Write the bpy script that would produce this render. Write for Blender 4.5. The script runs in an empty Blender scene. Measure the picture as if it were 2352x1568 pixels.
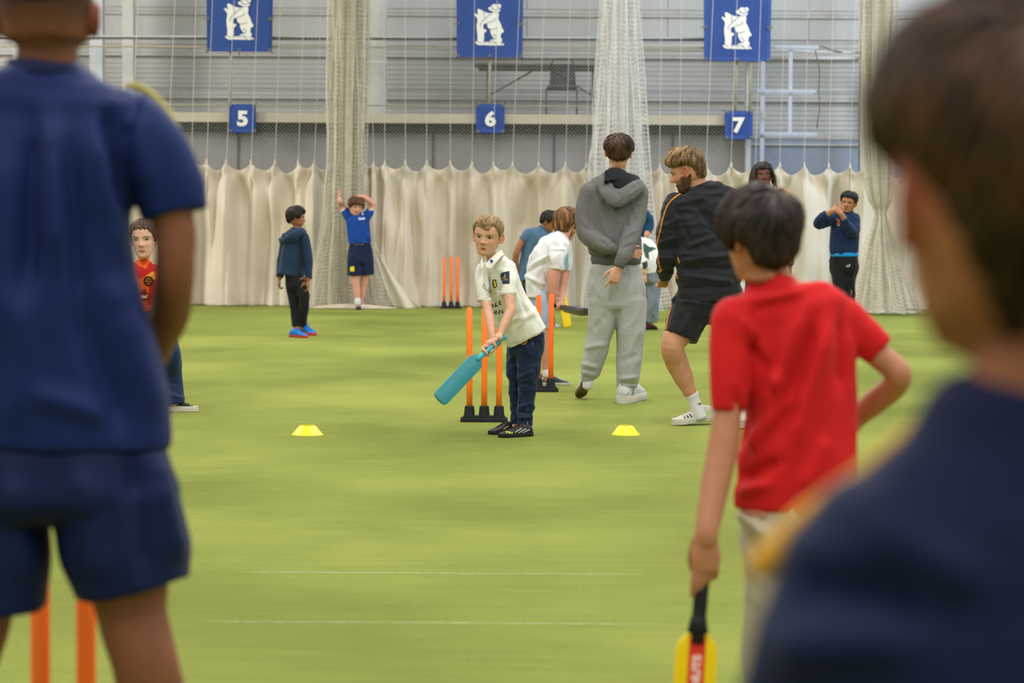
import bpy, bmesh, math, random
import numpy as np
from mathutils import Vector as V, Matrix, noise
from mathutils.bvhtree import BVHTree
from mathutils.geometry import tessellate_polygon
random.seed(7)
SC = bpy.context.scene
COL = SC.collection
# ------------------------------------------------------------------ camera
F = 5553.0            # focal length in pixels of the 2352 x 1568 frame
CH = 1.287            # camera height
PT, RL = math.radians(2.942), math.radians(0.36)
fw = V((0, math.cos(PT), -math.sin(PT)))
up0 = V((0, math.sin(PT), math.cos(PT)))
rt0 = V((1, 0, 0))
rt = rt0 * math.cos(RL) + up0 * math.sin(RL)
upv = up0 * math.cos(RL) - rt0 * math.sin(RL)
CAMP = V((0, 0, CH))
cam_d = bpy.data.cameras.new('camera')
cam = bpy.data.objects.new('camera', cam_d)
COL.objects.link(cam)
cam.matrix_world = Matrix(((rt.x, upv.x, -fw.x, 0), (rt.y, upv.y, -fw.y, 0), (rt.z, upv.z, -fw.z, CH), (0, 0, 0, 1)))
cam_d.sensor_width = 36
cam_d.lens = F / 2352 * 36
cam_d.clip_start, cam_d.clip_end = .2, 200
cam_d.dof.use_dof = True
cam_d.dof.focus_distance = 14.6
cam_d.dof.aperture_fstop = 4.0
SC.camera = cam
# ------------------------------------------------------------------ light
def lin(c):
    if isinstance(c, str):
        c = [int(c[i:i + 2], 16) for i in (1, 3, 5)]
    return tuple((x / 255 / 12.92 if x / 255 <= .04045 else ((x / 255 + .055) / 1.055) ** 2.4) for x in c)
W = bpy.data.worlds.new('hall_light')
SC.world = W
W.use_nodes = True
W.node_tree.nodes['Background'].inputs[0].default_value = (.95, .97, 1, 1)
W.node_tree.nodes['Background'].inputs[1].default_value = .40
def area(name, loc, size, energy, color=(1, 1, 1), target=None):
    l = bpy.data.lights.new(name, 'AREA')
    l.shape = 'RECTANGLE'
    l.size, l.size_y = size
    l.energy = energy
    l.color = color
    o = bpy.data.objects.new(name, l)
    COL.objects.link(o)
    o.location = loc
    if target is not None:
        o.rotation_euler = (V(target) - V(loc)).to_track_quat('-Z', 'Y').to_euler()
    return o
for i, yy in enumerate((-2, 5, 12, 19, 26)):
    area('ceiling_lamp', (-5.5, yy, 7.6), (1.2, 5.0), 300, (1, .95, .86))
    area('ceiling_lamp', (1.5, yy + 1, 7.6), (1.2, 5.0), 300, (1, .97, .91))
    area('ceiling_lamp', (8.5, yy, 7.6), (1.2, 5.0), 270, (.93, .96, 1))
area('added_fold_light', (-12, 31.0, 5.8), (2.2, 2.2), 620, (1, .96, .9), (0, 34.5, 1.5))  # added light from the far left, shades the curtain folds sideways
area('ceiling_lamp', (4, 31.8, 7.2), (7, .8), 170, (.96, .97, 1), (4, 36, 2.0))
area('added_cool_light', (13, 30, 5.5), (6, 4), 900, (.62, .78, 1), (3, 37, 2.5))  # bluish area light added at the right to tint wall and duct
SC.view_settings.view_transform = 'Standard'
SC.view_settings.look = 'None'
SC.view_settings.gamma = 1
SC.view_settings.exposure = 0.0
try:
    SC.view_settings.use_curve_mapping = False
except Exception:
    pass

def at(px, py, Y):
    d = fw + rt * ((px - 1176) / F) - upv * ((py - 784) / F)
    return CAMP + d * (Y / d.y)
def ray(px, py):
    return (fw + rt * ((px - 1176) / F) - upv * ((py - 784) / F)).normalized()
def ground(px, py, z=0):
    d = ray(px, py)
    return CAMP + d * ((z - CH) / d.z)

# ------------------------------------------------------------------ materials
MATS = {}
def mat(name, color, rough=.8, var=.06, vs=8., bump=0., bs=60., attr=None, sheen=0., spec=.3, bstretch=(1, 1, 1), metal=0., fold=0., fs=9., fstretch=(1, 1, 1), bdist=.01, coat=0., vstretch=(1, 1, 1), tint2=None):
    if name in MATS:
        return MATS[name]
    m = bpy.data.materials.new(name)
    m.use_nodes = True
    nt = m.node_tree
    N, L = nt.nodes, nt.links
    b = N['Principled BSDF']
    b.inputs['Roughness'].default_value = rough
    b.inputs['Metallic'].default_value = metal
    b.inputs['Specular IOR Level'].default_value = spec
    if sheen:
        b.inputs['Sheen Weight'].default_value = sheen
        b.inputs['Sheen Roughness'].default_value = .5
    if coat:
        b.inputs['Coat Weight'].default_value = coat
        b.inputs['Coat Roughness'].default_value = .2
    c = lin(color) if (isinstance(color, str) or max(color) > 1) else color
    tc = N.new('ShaderNodeTexCoord')
    def nz(scale, stretch, detail=3):
        mp = N.new('ShaderNodeMapping')
        mp.inputs['Scale'].default_value = stretch
        L.new(tc.outputs['Object'], mp.inputs['Vector'])
        n = N.new('ShaderNodeTexNoise')
        n.inputs['Scale'].default_value = scale
        n.inputs['Detail'].default_value = detail
        L.new(mp.outputs[0], n.inputs['Vector'])
        return n
    n = nz(vs, vstretch)
    mx = N.new('ShaderNodeMix')
    mx.data_type = 'RGBA'
    mx.inputs['A'].default_value = (*[x * (1 - var) for x in c], 1)
    mx.inputs['B'].default_value = (*([min(1, x * (1 + var)) for x in c] if tint2 is None else lin(tint2)), 1)
    cr = N.new('ShaderNodeMapRange')
    cr.inputs['From Min'].default_value = .3
    cr.inputs['From Max'].default_value = .7
    L.new(n.outputs['Fac'], cr.inputs['Value'])
    L.new(cr.outputs[0], mx.inputs['Factor'])
    out = mx.outputs['Result']
    if attr:
        a = N.new('ShaderNodeAttribute')
        a.attribute_name = attr
        m2 = N.new('ShaderNodeMix')
        m2.data_type = 'RGBA'
        m2.blend_type = 'MULTIPLY'
        m2.inputs['Factor'].default_value = 1
        L.new(out, m2.inputs['A'])
        L.new(a.outputs['Color'], m2.inputs['B'])
        out = m2.outputs['Result']
    L.new(out, b.inputs['Base Color'])
    prev = None
    if fold:
        f = nz(fs, fstretch, 2)
        f.inputs['Distortion'].default_value = .6
        bp = N.new('ShaderNodeBump')
        bp.inputs['Strength'].default_value = fold
        bp.inputs['Distance'].default_value = .03
        L.new(f.outputs['Fac'], bp.inputs['Height'])
        prev = bp
    if bump:
        f = nz(bs, bstretch, 4)
        bp = N.new('ShaderNodeBump')
        bp.inputs['Strength'].default_value = bump
        bp.inputs['Distance'].default_value = bdist
        L.new(f.outputs['Fac'], bp.inputs['Height'])
        if prev:
            L.new(prev.outputs[0], bp.inputs['Normal'])
        prev = bp
    if prev:
        L.new(prev.outputs[0], b.inputs['Normal'])
    MATS[name] = m
    return m

# ------------------------------------------------------------------ objects
def tag(o, label=None, cat=None, group=None, kind=None):
    if label: o['label'] = label
    if cat: o['category'] = cat
    if group: o['group'] = group
    if kind: o['kind'] = kind
    return o
def empty(name, loc, label=None, cat=None, group=None):
    o = bpy.data.objects.new(name, None)
    COL.objects.link(o)
    o.location = loc
    o.empty_display_size = .1
    return tag(o, label, cat, group)
def link(name, me, m=None, parent=None, loc=None, smooth=False):
    """me in world coordinates when loc is None: vertices are re-based on the parent / own centre"""
    o = bpy.data.objects.new(name, me)
    COL.objects.link(o)
    if m is not None:
        for k in (m if isinstance(m, (list, tuple)) else [m]):
            me.materials.append(k)
    if smooth:
        me.polygons.foreach_set('use_smooth', [True] * len(me.polygons))
    if parent is not None:
        o.parent = parent
        if loc is None:
            off = V((0, 0, 0))
            p = parent
            while p is not None:
                off += p.location
                p = p.parent
            me.transform(Matrix.Translation(-off))
        else:
            o.location = loc
    elif loc is not None:
        o.location = loc
    return o
class MB:
    def __init__(s):
        s.v, s.f, s.mi = [], [], []
    def add(s, vs, fs, mi=0):
        k = len(s.v)
        s.v += [tuple(p) for p in vs]
        s.f += [tuple(i + k for i in f) for f in fs]
        s.mi += [mi] * len(fs)
        return s
    def box(s, c, d, M=None, mi=0, bev=0):
        x, y, z = [k / 2 for k in d]
        vs = [V((a * x, b * y, e * z)) for a in (-1, 1) for b in (-1, 1) for e in (-1, 1)]
        if M is not None: vs = [M @ p for p in vs]
        vs = [p + V(c) for p in vs]
        return s.add(vs, [(0, 1, 3, 2), (4, 6, 7, 5), (0, 4, 5, 1), (2, 3, 7, 6), (0, 2, 6, 4), (1, 5, 7, 3)], mi)
    def tube(s, pts, rad, side=None, n=12, sub=1, ends=(0, 0), mi=0, power=1.0, cap=True):
        pts = [V(p) for p in pts]
        rad = [(r, r) if not isinstance(r, (tuple, list)) else tuple(r) for r in (rad if isinstance(rad, (list, tuple)) else [rad] * len(pts))]
        if sub > 1:
            P, R = [], []
            m = len(pts)
            for i in range(m - 1):
                p0, p1, p2, p3 = pts[max(i - 1, 0)], pts[i], pts[i + 1], pts[min(i + 2, m - 1)]
                if i == 0: p0 = p1 * 2 - p2
                if i == m - 2: p3 = p2 * 2 - p1
                for k in range(sub):
                    t = k / sub
                    P.append(.5 * ((2 * p1) + (p2 - p0) * t + (2 * p0 - 5 * p1 + 4 * p2 - p3) * t * t + (3 * p1 - p0 - 3 * p2 + p3) * t ** 3))
                    e = t * t * (3 - 2 * t)
                    R.append(tuple(rad[i][j] * (1 - e) + rad[i + 1][j] * e for j in (0, 1)))
            P.append(pts[-1]); R.append(rad[-1])
            pts, rad = P, R
        m = len(pts)
        tan = []
        for i in range(m):
            t = (pts[min(i + 1, m - 1)] - pts[max(i - 1, 0)])
            tan.append(t.normalized() if t.length > 1e-9 else V((0, 0, 1)))
        fr = []
        if side is not None and not isinstance(side, list):
            side = [V(side)] * m
        elif isinstance(side, list):
            sd = [V(x) for x in side]
            side = [sd[min(int(i * (len(sd) - 1) / max(m - 1, 1)), len(sd) - 1)].lerp(sd[min(int(i * (len(sd) - 1) / max(m - 1, 1)) + 1, len(sd) - 1)], (i * (len(sd) - 1) / max(m - 1, 1)) % 1) for i in range(m)]
        u = None
        for i in range(m):
            t = tan[i]
            if side is not None:
                u = side[i] - t * side[i].dot(t)
            else:
                if u is None: u = V((1, 0, 0)) if abs(t.x) < .8 else V((0, 1, 0))
                u = u - t * u.dot(t)
            u = u.normalized()
            fr.append((u, t.cross(u)))
        rings = []
        def ring(c, u, w, ra, rb):
            out = []
            for k in range(n):
                a = 2 * math.pi * k / n
                ca, sa = math.cos(a), math.sin(a)
                if power != 1.0:
                    ca = math.copysign(abs(ca) ** power, ca); sa = math.copysign(abs(sa) ** power, sa)
                out.append(c + u * (ca * ra) + w * (sa * rb))
            return out
        if ends[0]:
            r = min(rad[0]) * ends[0]
            for a in (80, 55, 28):
                q = math.cos(math.radians(a))
                rings.append(ring(pts[0] - tan[0] * r * math.sin(math.radians(a)), *fr[0], rad[0][0] * q, rad[0][1] * q))
        for i in range(m):
            rings.append(ring(pts[i], *fr[i], *rad[i]))
        if ends[1]:
            r = min(rad[-1]) * ends[1]
            for a in (28, 55, 80):
                q = math.cos(math.radians(a))
                rings.append(ring(pts[-1] + tan[-1] * r * math.sin(math.radians(a)), *fr[-1], rad[-1][0] * q, rad[-1][1] * q))
        return s.rings(rings, mi, cap)
    def rings(s, rings, mi=0, cap=True, close=True):
        n = len(rings[0])
        vs = [p for r in rings for p in r]
        fs = []
        for i in range(len(rings) - 1):
            for k in range(n if close else n - 1):
                k2 = (k + 1) % n
                fs.append((i * n + k, i * n + k2, (i + 1) * n + k2, (i + 1) * n + k))
        if cap:
            fs.append(tuple(range(n - 1, -1, -1)))
            fs.append(tuple((len(rings) - 1) * n + k for k in range(n)))
        return s.add(vs, fs, mi)
    def ell(s, c, r, M=None, n=14, mi=0):
        r = (r, r, r) if not isinstance(r, (tuple, list)) else r
        vs, fs = [], []
        h = n // 2 + 1
        for i in range(h + 1):
            ph = math.pi * (i + .0) / h
            ph = min(max(ph, .02), math.pi - .02)
            for k in range(n):
                a = 2 * math.pi * k / n
                p = V((r[0] * math.sin(ph) * math.cos(a), r[1] * math.sin(ph) * math.sin(a), r[2] * math.cos(ph)))
                vs.append((M @ p if M is not None else p) + V(c))
        for i in range(h):
            for k in range(n):
                k2 = (k + 1) % n
                fs.append((i * n + k, (i + 1) * n + k, (i + 1) * n + k2, i * n + k2))
        fs.append(tuple(range(n)))
        fs.append(tuple(h * n + k for k in range(n - 1, -1, -1)))
        return s.add(vs, fs, mi)
    def strand(s, pts, r, mi=0):
        """thin three-sided cord along a polyline"""
        pts = [V(p) for p in pts]
        rings = []
        m = len(pts)
        for i in range(m):
            t = (pts[min(i + 1, m - 1)] - pts[max(i - 1, 0)]).normalized()
            u = t.cross(V((.3, 1, .2))).normalized(); w = t.cross(u)
            rings.append([pts[i] + (u * math.cos(a) + w * math.sin(a)) * r for a in (0, 2.094, 4.189)])
        return s.rings(rings, mi, cap=False)
    def mesh(s, name='m'):
        me = bpy.data.meshes.new(name)
        me.from_pydata(s.v, [], s.f)
        if any(s.mi): me.polygons.foreach_set('material_index', s.mi)
        me.validate()
        me.update()
        return me
    def build(s, name, m=None, parent=None, smooth=False, loc=None):
        return link(name, s.mesh(name), m, parent, loc, smooth)
def evalmesh(me, mods):
    o = bpy.data.objects.new('tmp', me)
    COL.objects.link(o)
    for ty, kw in mods:
        md = o.modifiers.new('m', ty)
        for k, x in kw.items(): setattr(md, k, x)
    dg = bpy.context.evaluated_depsgraph_get()
    r = bpy.data.meshes.new_from_object(o.evaluated_get(dg))
    bpy.data.objects.remove(o)
    bpy.data.meshes.remove(me)
    return r
def remesh(mb, vox, it=3, fac=.5, dec=None):
    bm = bmesh.new()
    me = mb.mesh()
    bm.from_mesh(me)
    bmesh.ops.recalc_face_normals(bm, faces=bm.faces)
    bm.to_mesh(me); bm.free()
    mods = [('REMESH', dict(mode='VOXEL', voxel_size=vox))]
    if it: mods.append(('SMOOTH', dict(iterations=it, factor=fac)))
    if dec: mods.append(('DECIMATE', dict(ratio=dec)))
    return evalmesh(me, mods)
def bevel_mesh(me, w, seg=2, ang=.6):
    return evalmesh(me, [('BEVEL', dict(width=w, segments=seg, limit_method='ANGLE', angle_limit=ang))])
def getco(me):
    a = np.empty(len(me.vertices) * 3)
    me.vertices.foreach_get('co', a)
    return a.reshape(-1, 3)
def setco(me, a):
    me.vertices.foreach_set('co', a.ravel()); me.update()
def getno(me):
    a = np.empty(len(me.vertices) * 3)
    me.vertices.foreach_get('normal', a)
    return a.reshape(-1, 3)
def setcol(me, cols, name='tint'):
    at_ = me.color_attributes.new(name, 'FLOAT_COLOR', 'POINT')
    a = np.ones((len(me.vertices), 4)); a[:, :3] = cols
    at_.data.foreach_set('color', a.ravel())
def poly_fill(polys2d, mapper, lines=(), lw=1.0):
    """closed 2D polygons -> flat triangles through mapper(x, y)"""
    mb = MB()
    for poly in polys2d:
        p3 = [V((x, y, 0)) for x, y in poly]
        tris = tessellate_polygon([p3])
        mb.add([mapper(x, y) for x, y in poly], tris)
    for ln in lines:
        for (a, b) in zip(ln[:-1], ln[1:]):
            dx, dy = b[0] - a[0], b[1] - a[1]
            L = math.hypot(dx, dy) or 1
            nx, ny = -dy / L * lw / 2, dx / L * lw / 2
            mb.add([mapper(a[0] + nx, a[1] + ny), mapper(b[0] + nx, b[1] + ny), mapper(b[0] - nx, b[1] - ny), mapper(a[0] - nx, a[1] - ny)], [(0, 1, 2, 3)])
    return mb
def text_tris(txt, bold=0.0, shear=0.0, space=1.0):
    """2D triangles of a text, in units of its cap height, centred"""
    cu = bpy.data.curves.new('t', 'FONT')
    cu.body = txt; cu.size = 1.0; cu.offset = bold; cu.shear = shear; cu.space_character = space
    cu.resolution_u = 3
    o = bpy.data.objects.new('t', cu)
    COL.objects.link(o)
    me = bpy.data.meshes.new_from_object(o.evaluated_get(bpy.context.evaluated_depsgraph_get()))
    bpy.data.objects.remove(o)
    co = getco(me)
    mn, mxx = co.min(0), co.max(0)
    c = (mn + mxx) / 2
    h = mxx[1] - mn[1]
    vs = [((p[0] - c[0]) / h, (p[1] - c[1]) / h) for p in co]
    fs = [tuple(p.vertices) for p in me.polygons]
    w = (mxx[0] - mn[0]) / h
    bpy.data.meshes.remove(me)
    return vs, fs, w
# ================================================================== SETTING
XL, XR = -13.0, 13.0
# turf floor
turf = mat('green_turf', '#8a9d48', .95, attr=None, spec=.12)
def turf_nodes():
    m = turf; nt = m.node_tree; N, L = nt.nodes, nt.links
    b = N['Principled BSDF']
    tc = N.new('ShaderNodeTexCoord')
    def nz(scale, st, det=4, rough=.5):
        mp = N.new('ShaderNodeMapping'); mp.inputs['Scale'].default_value = st
        L.new(tc.outputs['Object'], mp.inputs['Vector'])
        n = N.new('ShaderNodeTexNoise'); n.inputs['Scale'].default_value = scale; n.inputs['Detail'].default_value = det
        n.inputs['Roughness'].default_value = rough
        L.new(mp.outputs[0], n.inputs['Vector']); return n
    big = nz(.5, (1, .8, 1), 5); mid = nz(9, (.25, 1.6, 1), 4); fine = nz(170, (1, 1, 1), 5, .75)
    r = N.new('ShaderNodeValToRGB')
    r.color_ramp.elements[0].position = .25; r.color_ramp.elements[0].color = (*lin('#646e2a'), 1)
    r.color_ramp.elements[1].position = .75; r.color_ramp.elements[1].color = (*lin('#a0a752'), 1)
    def math_(op, a, b_):
        n = N.new('ShaderNodeMath'); n.operation = op
        for i, x in enumerate((a, b_)):
            if isinstance(x, (int, float)): n.inputs[i].default_value = x
            else: L.new(x, n.inputs[i])
        return n.outputs[0]
    s = math_('ADD', math_('MULTIPLY', big.outputs['Fac'], .35), math_('MULTIPLY', mid.outputs['Fac'], .08))
    s = math_('ADD', s, math_('MULTIPLY', fine.outputs['Fac'], .57))
    s = math_('ADD', math_('MULTIPLY', math_('SUBTRACT', s, .5), 2.3), .5)
    L.new(s, r.inputs[0]); L.new(r.outputs[0], b.inputs['Base Color'])
    bp = N.new('ShaderNodeBump'); bp.inputs['Strength'].default_value = .7; bp.inputs['Distance'].default_value = .008
    L.new(fine.outputs['Fac'], bp.inputs['Height']); L.new(bp.outputs[0], b.inputs['Normal'])
turf_nodes()
mb = MB(); mb.box((0, 16, -.06), (XR - XL, 50, .12))
fl = mb.build('floor', turf); tag(fl, kind='structure')
# faint worn white crease lines on the turf
white_line = mat('worn_line_paint', '#c9cfa0', .9, var=.25, vs=40)
def turf_line(px0, px1, py, wpx, mat_=white_line):
    a, b = ground(px0, py), ground(px1, py + (px1 - px0) * .0063)
    s = F / a.y
    hw = wpx / s * 2.4      # foreshortened, so wider on the ground
    mb = MB(); n = 60
    prev = None; vs = []; fs = []
    rnd = random.Random(int(py))
    for i in range(n + 1):
        t = i / n; p = a.lerp(b, t)
        w = hw * (.35 + .65 * rnd.random()) * min(1, 8 * t, 8 * (1 - t))
        vs += [(p.x, p.y - w, .0015), (p.x, p.y + w, .0015)]
        if i: fs.append((2 * i - 2, 2 * i, 2 * i + 1, 2 * i - 1))
    mb.add(vs, fs)
    return mb.build('trim_1', mat_)
turf_mark = mat('faint_line', '#b3bf70', .95, var=.2, vs=60)
trims = [turf_line(420, 1560, 1427, 1.3), turf_line(530, 1500, 1314, 1.3), turf_line(480, 1040, 968, .5, turf_mark), turf_line(1230, 1700, 940, .5, turf_mark), turf_line(1300, 1560, 902, .4, turf_mark)]
for i, o in enumerate(trims):
    o.name = 'trim_%d' % (i + 1); tag(o, kind='structure')

YW = 38.0
wall_m = mat('cladding_sheet', '#bdbbb7', .6, var=.05, vs=1.3, spec=.4)
wall_dk = mat('lower_wall_block', '#97948f', .75, var=.04, vs=2, bump=.15, bs=20)
steel_w = mat('white_steel', '#cfcdc6', .5, var=.04, spec=.4)
steel_g = mat('grey_steel', '#bcbab6', .5, var=.05, spec=.4)
rail_tan = mat('tan_rail', '#a49a82', .5, var=.08)
pipe_dark = mat('dark_pipe', '#3c3d3c', .4, var=.2, spec=.5)
cream_edge = mat('cream_slab', '#c2b9a2', .8, var=.04)
# ribbed wall sheets
def zat(py, Y, px=1176): return at(px, py, Y).z
def ribbed(name, x0, x1, z0, z1, Y, pitch, depth, m, parent=None, **kw):
    prof = []; z = z0
    while z < z1:
        prof += [(0, z), (0, z + pitch * .62), (depth, z + pitch * .72), (depth, z + pitch * .9)]
        z += pitch
    vs = []; fs = []
    for i, (d, zz) in enumerate(prof):
        vs += [(x0, Y - d, zz), (x1, Y - d, zz)]
        if i: fs.append((2 * i - 2, 2 * i - 1, 2 * i + 1, 2 * i))
    mb = MB(); mb.add(vs, fs)
    # back face closes the sheet
    mb.box(((x0 + x1) / 2, Y + .06, (z0 + z1) / 2), (x1 - x0, .08, z1 - z0))
    return mb.build(name, m, parent)
w0 = ribbed('wall_back', XL, XR, 0, 8.2, YW, .075, .018, wall_m); tag(w0, kind='structure')
sheet = mat('cladding_sheet_flat', '#c0bfbc', .6, var=.04, vs=1.1, spec=.4)
# flush liner panels between the purlins (upper bays smooth)
z_up = zat(95, YW)
k = 0
x = XL
while x < XR:
    mb = MB(); mb.box((x + 1.1, YW - .03, (z_up + 8.1) / 2 + .05), (2.19, .03, 8.1 - z_up))
    o = mb.build('wall_panel' if k == 0 else 'wall_panel', sheet, w0)
    k += 1; x += 2.2
# horizontal purlins
for (ya, yb) in ((18, 38), (112, 133), (208, 230)):
    za, zb = zat(ya, YW - .1), zat(yb, YW - .1)
    mb = MB()
    mb.box((0, YW - .065, (za + zb) / 2), (XR - XL, .05, za - zb))
    mb.box((0, YW - .10, za - .010), (XR - XL, .02, .016))
    mb.box((0, YW - .10, zb + .010), (XR - XL, .02, .016))
    mb.box((0, YW - .097, (za + zb) / 2 - .01), (XR - XL, .014, .014))
    mb.build('purlin', steel_g, w0)
# balcony slab that ends near pixel 1725
YB = 36.0
xb = at(1725, 270, YB).x
zt, zb_ = zat(262, YB), zat(284, YB)
mb = MB(); mb.box(((XL + xb) / 2, (YB + YW) / 2, (zt + zb_) / 2), (xb - XL, YW - YB, zt - zb_))
slab = mb.build('balcony_slab', cream_edge); tag(slab, kind='structure')
# grille in the recess below the slab and the lower wall
zg = zat(305, YB + .3)
mb = MB(); mb.box(((XL + xb) / 2, YB + .35, (zb_ + zg) / 2), (xb - XL, .05, zb_ - zg))
tag(mb.build('soffit_recess', mat('recess_dark', '#6d6a63', .9, var=.1)), kind='structure')
mb = MB(); mb.box(((XL + xb) / 2, YB + .45, zg / 2), (xb - XL, .12, zg))
lw = mb.build('wall_lower', wall_dk); tag(lw, kind='structure')
joint = mat('joint_dark', '#5c5e60', .8)
mb = MB(); mb.box(((XL + xb) / 2, YB + .375, zg + .005), (xb - XL, .04, .02)); mb.build('joint', joint, lw)
for px in (180, 547, 995, 1273, 1545):
    p = at(px, 340, YB + .37); mb = MB(); mb.box((p.x, YB + .385, zg / 2), (.03, .02, zg)); mb.build('joint', joint, lw)
# lower wall to the right of the balcony, in two tones
mb = MB(); xr0 = xb + .05; zr = zat(318, YW - .15)
mb.box(((xr0 + XR) / 2, YW - .12, zr / 2), (XR - xr0, .1, zr))
tag(mb.build('wall_right_dado', mat('bluish_block', '#8d97a8', .7, var=.05, vs=1.5)), kind='structure')
for py in (308, 328):
    p = zat(py, YW - .2); mb = MB(); mb.box(((xr0 + XR) / 2, YW - .2, p), (XR - xr0, .06, .03)); mb.build('purlin', steel_g, w0)
# steel columns at the left, round duct, end column of the balcony
def column(px0, px1, Y, m, name='column'):
    a, b = at(px0, 0, Y).x, at(px1, 0, Y).x
    mb = MB(); w = b - a
    mb.box(((a + b) / 2, Y, 4.1), (w, .012 + .04, 8.2))
    mb.box((a + .015, Y + .1, 4.1), (.03, .22, 8.2)); mb.box((b - .015, Y + .1, 4.1), (.03, .22, 8.2))
    o = mb.build(name, m); tag(o, kind='structure'); return o
column(206, 236, 36.8, mat('white_steel_cool', '#c9ccd4', .5, spec=.5))
column(281, 306, 37.0, steel_w)
column(30, 55, 37.0, steel_w)
column(1716, 1728, 36.2, steel_g)
column(1980, 1990, 37.3, steel_g)
duct = MB(); a, b = at(842, 0, 36.9), at(889, 0, 36.9); r = (b.x - a.x) / 2
duct.tube([((a.x + b.x) / 2, 36.9, zt - .0), ((a.x + b.x) / 2, 36.9, 8.1)], r, n=28)
for z in (3.6, 5.2, 6.8): duct.tube([((a.x + b.x) / 2, 36.9, z), ((a.x + b.x) / 2, 36.9, z + .03)], r + .008, n=28)
tag(duct.build('round_duct', mat('duct_metal', '#f0efee', .4, spec=.6), smooth=False), kind='structure')
bpy.data.objects['round_duct'].data.polygons.foreach_set('use_smooth', [True] * len(bpy.data.objects['round_duct'].data.polygons))
# main pipe in front of the balcony
rl = empty('balcony_railing', (0, YB, zt), 'tan metal balcony railing along the edge of the cream walkway', 'railing')
def hbar(px0, py0, px1, py1, Y, r, m, name, parent, n=8):
    mb = MB(); mb.tube([at(px0, py0, Y), at(px1, py1, Y)], r, n=n); return mb.build(name, m, parent, smooth=True)
hbar(-120, 106, 1726, 110, YB, .013, rail_tan, 'rail', rl)
hbar(-120, 239, 1726, 245, YB, .011, rail_tan, 'rail', rl)
for px, y0, y1 in ((-40, 107, 262), (527, 107, 262), (1123, 107, 262), (1368, 107, 262), (1689, 108, 264), (1722, 108, 264)):
    hbar(px + 3, y0, px, y1, YB, .022, rail_tan, 'post', rl)
pp = empty('service_pipe', (0, 36.1, zat(88, 36.1)), 'long dark pipe running across the hall above the balcony rail', 'pipe')
hbar(-150, 86, 1620, 92, 36.10, .018, pipe_dark, 'dark_pipe', pp)
hbar(-150, 82, 1620, 88, 36.12, .012, steel_w, 'pale_pipe', pp)
hbar(1480, 112, 1990, 121, 37.4, .022, steel_w, 'pale_pipe', pp)
hbar(1740, 133, 1990, 134, 37.4, .028, steel_w, 'pale_pipe', pp)
# pale frame on the wall at the right
fr = empty('wall_frame', at(1800, 310, 37.2), 'pale metal frame with rungs fixed to the wall behind sign 7', 'frame')
ice = mat('pale_metal', '#c6ccd8', .4, spec=.5)
for (x0, y0, x1, y1, w) in ((1752, 140, 1750, 372, .05), (1817, 108, 1813, 305, .045)):
    mb = MB(); p, q = at(x0, y0, 37.2), at(x1, y1, 37.2); mb.box((p + q) / 2, (w * 1.3, .05, (p - q).length)); mb.build('upright', ice, fr)
for (x0, x1, y) in ((1780, 1880, 108), (1740, 1875, 209), (1745, 1876, 307)):
    mb = MB(); p, q = at(x0, y, 37.15), at(x1, y, 37.15); mb.box((p + q) / 2, ((q - p).length, .06, .04)); mb.box((p + q) / 2 - V((0, 0, .035)), ((q - p).length * .9, .03, .018)); mb.build('rung', ice, fr)
mb = MB(); p = at(1753, 263, 37.1); mb.box(p, (.06, .05, .11)); mb.build('switch_box', steel_g, fr)
mb = MB(); mb.tube([at(x, y, 37.36) for x, y in ((1870, 114), (1885, 106), (1910, 115), (1935, 120))] , .008, n=6, sub=4)
mb.tube([at(x, y, 37.0) for x, y in ((1872, 115), (1882, 160), (1880, 210), (1883, 240), (1876, 295))], .008, n=6, sub=4)
cb = mb.build('dangling_cable', pipe_dark, smooth=True); tag(cb, 'thin dark cable dangling down the pale wall frame', 'cable')

# folding table and chair on the balcony
dk = mat('dark_table', '#5b5b56', .6, var=.1)
tb = empty('folding_table', at(1230, 262, 37.0), 'grey folding table standing on the balcony', 'table')
mb = MB(); p, q = at(1090, 153, 36.9), at(1376, 153, 36.9); top = (p + q) / 2
mb.box(top + V((0, 0, .015)), ((q - p).length, .7, .035)); me = bevel_mesh(mb.mesh(), .01); link('tabletop', me, mat('grey_laminate', '#7f807a', .5), tb)
mb = MB(); mb.box(top + V((0, 0, -.03)), ((q - p).length - .12, .6, .05)); mb.build('apron', dk, tb)
for px in (1120, 1362):
    mb = MB()
    for dy in (-.25, .25):
        a = at(px, 160, 36.9 + dy); mb.tube([a, (a.x, a.y, zt)], .016, n=8)
    a = at(px, 250, 36.9); mb.tube([(a.x, 36.65, zt + .05), (a.x, 37.15, zt + .05)], .014, n=8)
    mb.build('leg', dk, tb, smooth=True)
for (x0, y0, x1, y1) in ((1128, 217, 1228, 160), (1358, 218, 1262, 160)):
    hbar(x0, y0, x1, y1, 36.9, .012, dk, 'brace', tb)
ch = empty('mesh_chair', at(1290, 262, 36.5), 'dark chair with a perforated back standing behind the balcony table', 'chair')
cf = mat('chair_frame', '#4a4a45', .5)
perf = mat('chair_back_mesh', '#3d3d38', .7)
Yc = 36.45
def P_(x, y, dy=0): return at(x, y, Yc + dy)
mb = MB(); mb.tube([P_(1264, 195, .05), P_(1267, 150, .08), P_(1270, 140, .09), P_(1278, 135, .1), P_(1306, 135, .1), P_(1314, 140, .09), P_(1318, 150, .08), P_(1321, 195, .05)], .011, n=8, sub=3); mb.build('back_frame', cf, ch, smooth=True)
mb = MB()
for i in range(10):        # slatted perforated back
    y = 150 + i * 4.8
    a, b = P_(1266 - i * .45, y, .06), P_(1318 + i * .45, y, .06)
    mb.box((a + b) / 2, ((b - a).length, .012, .022))
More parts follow.
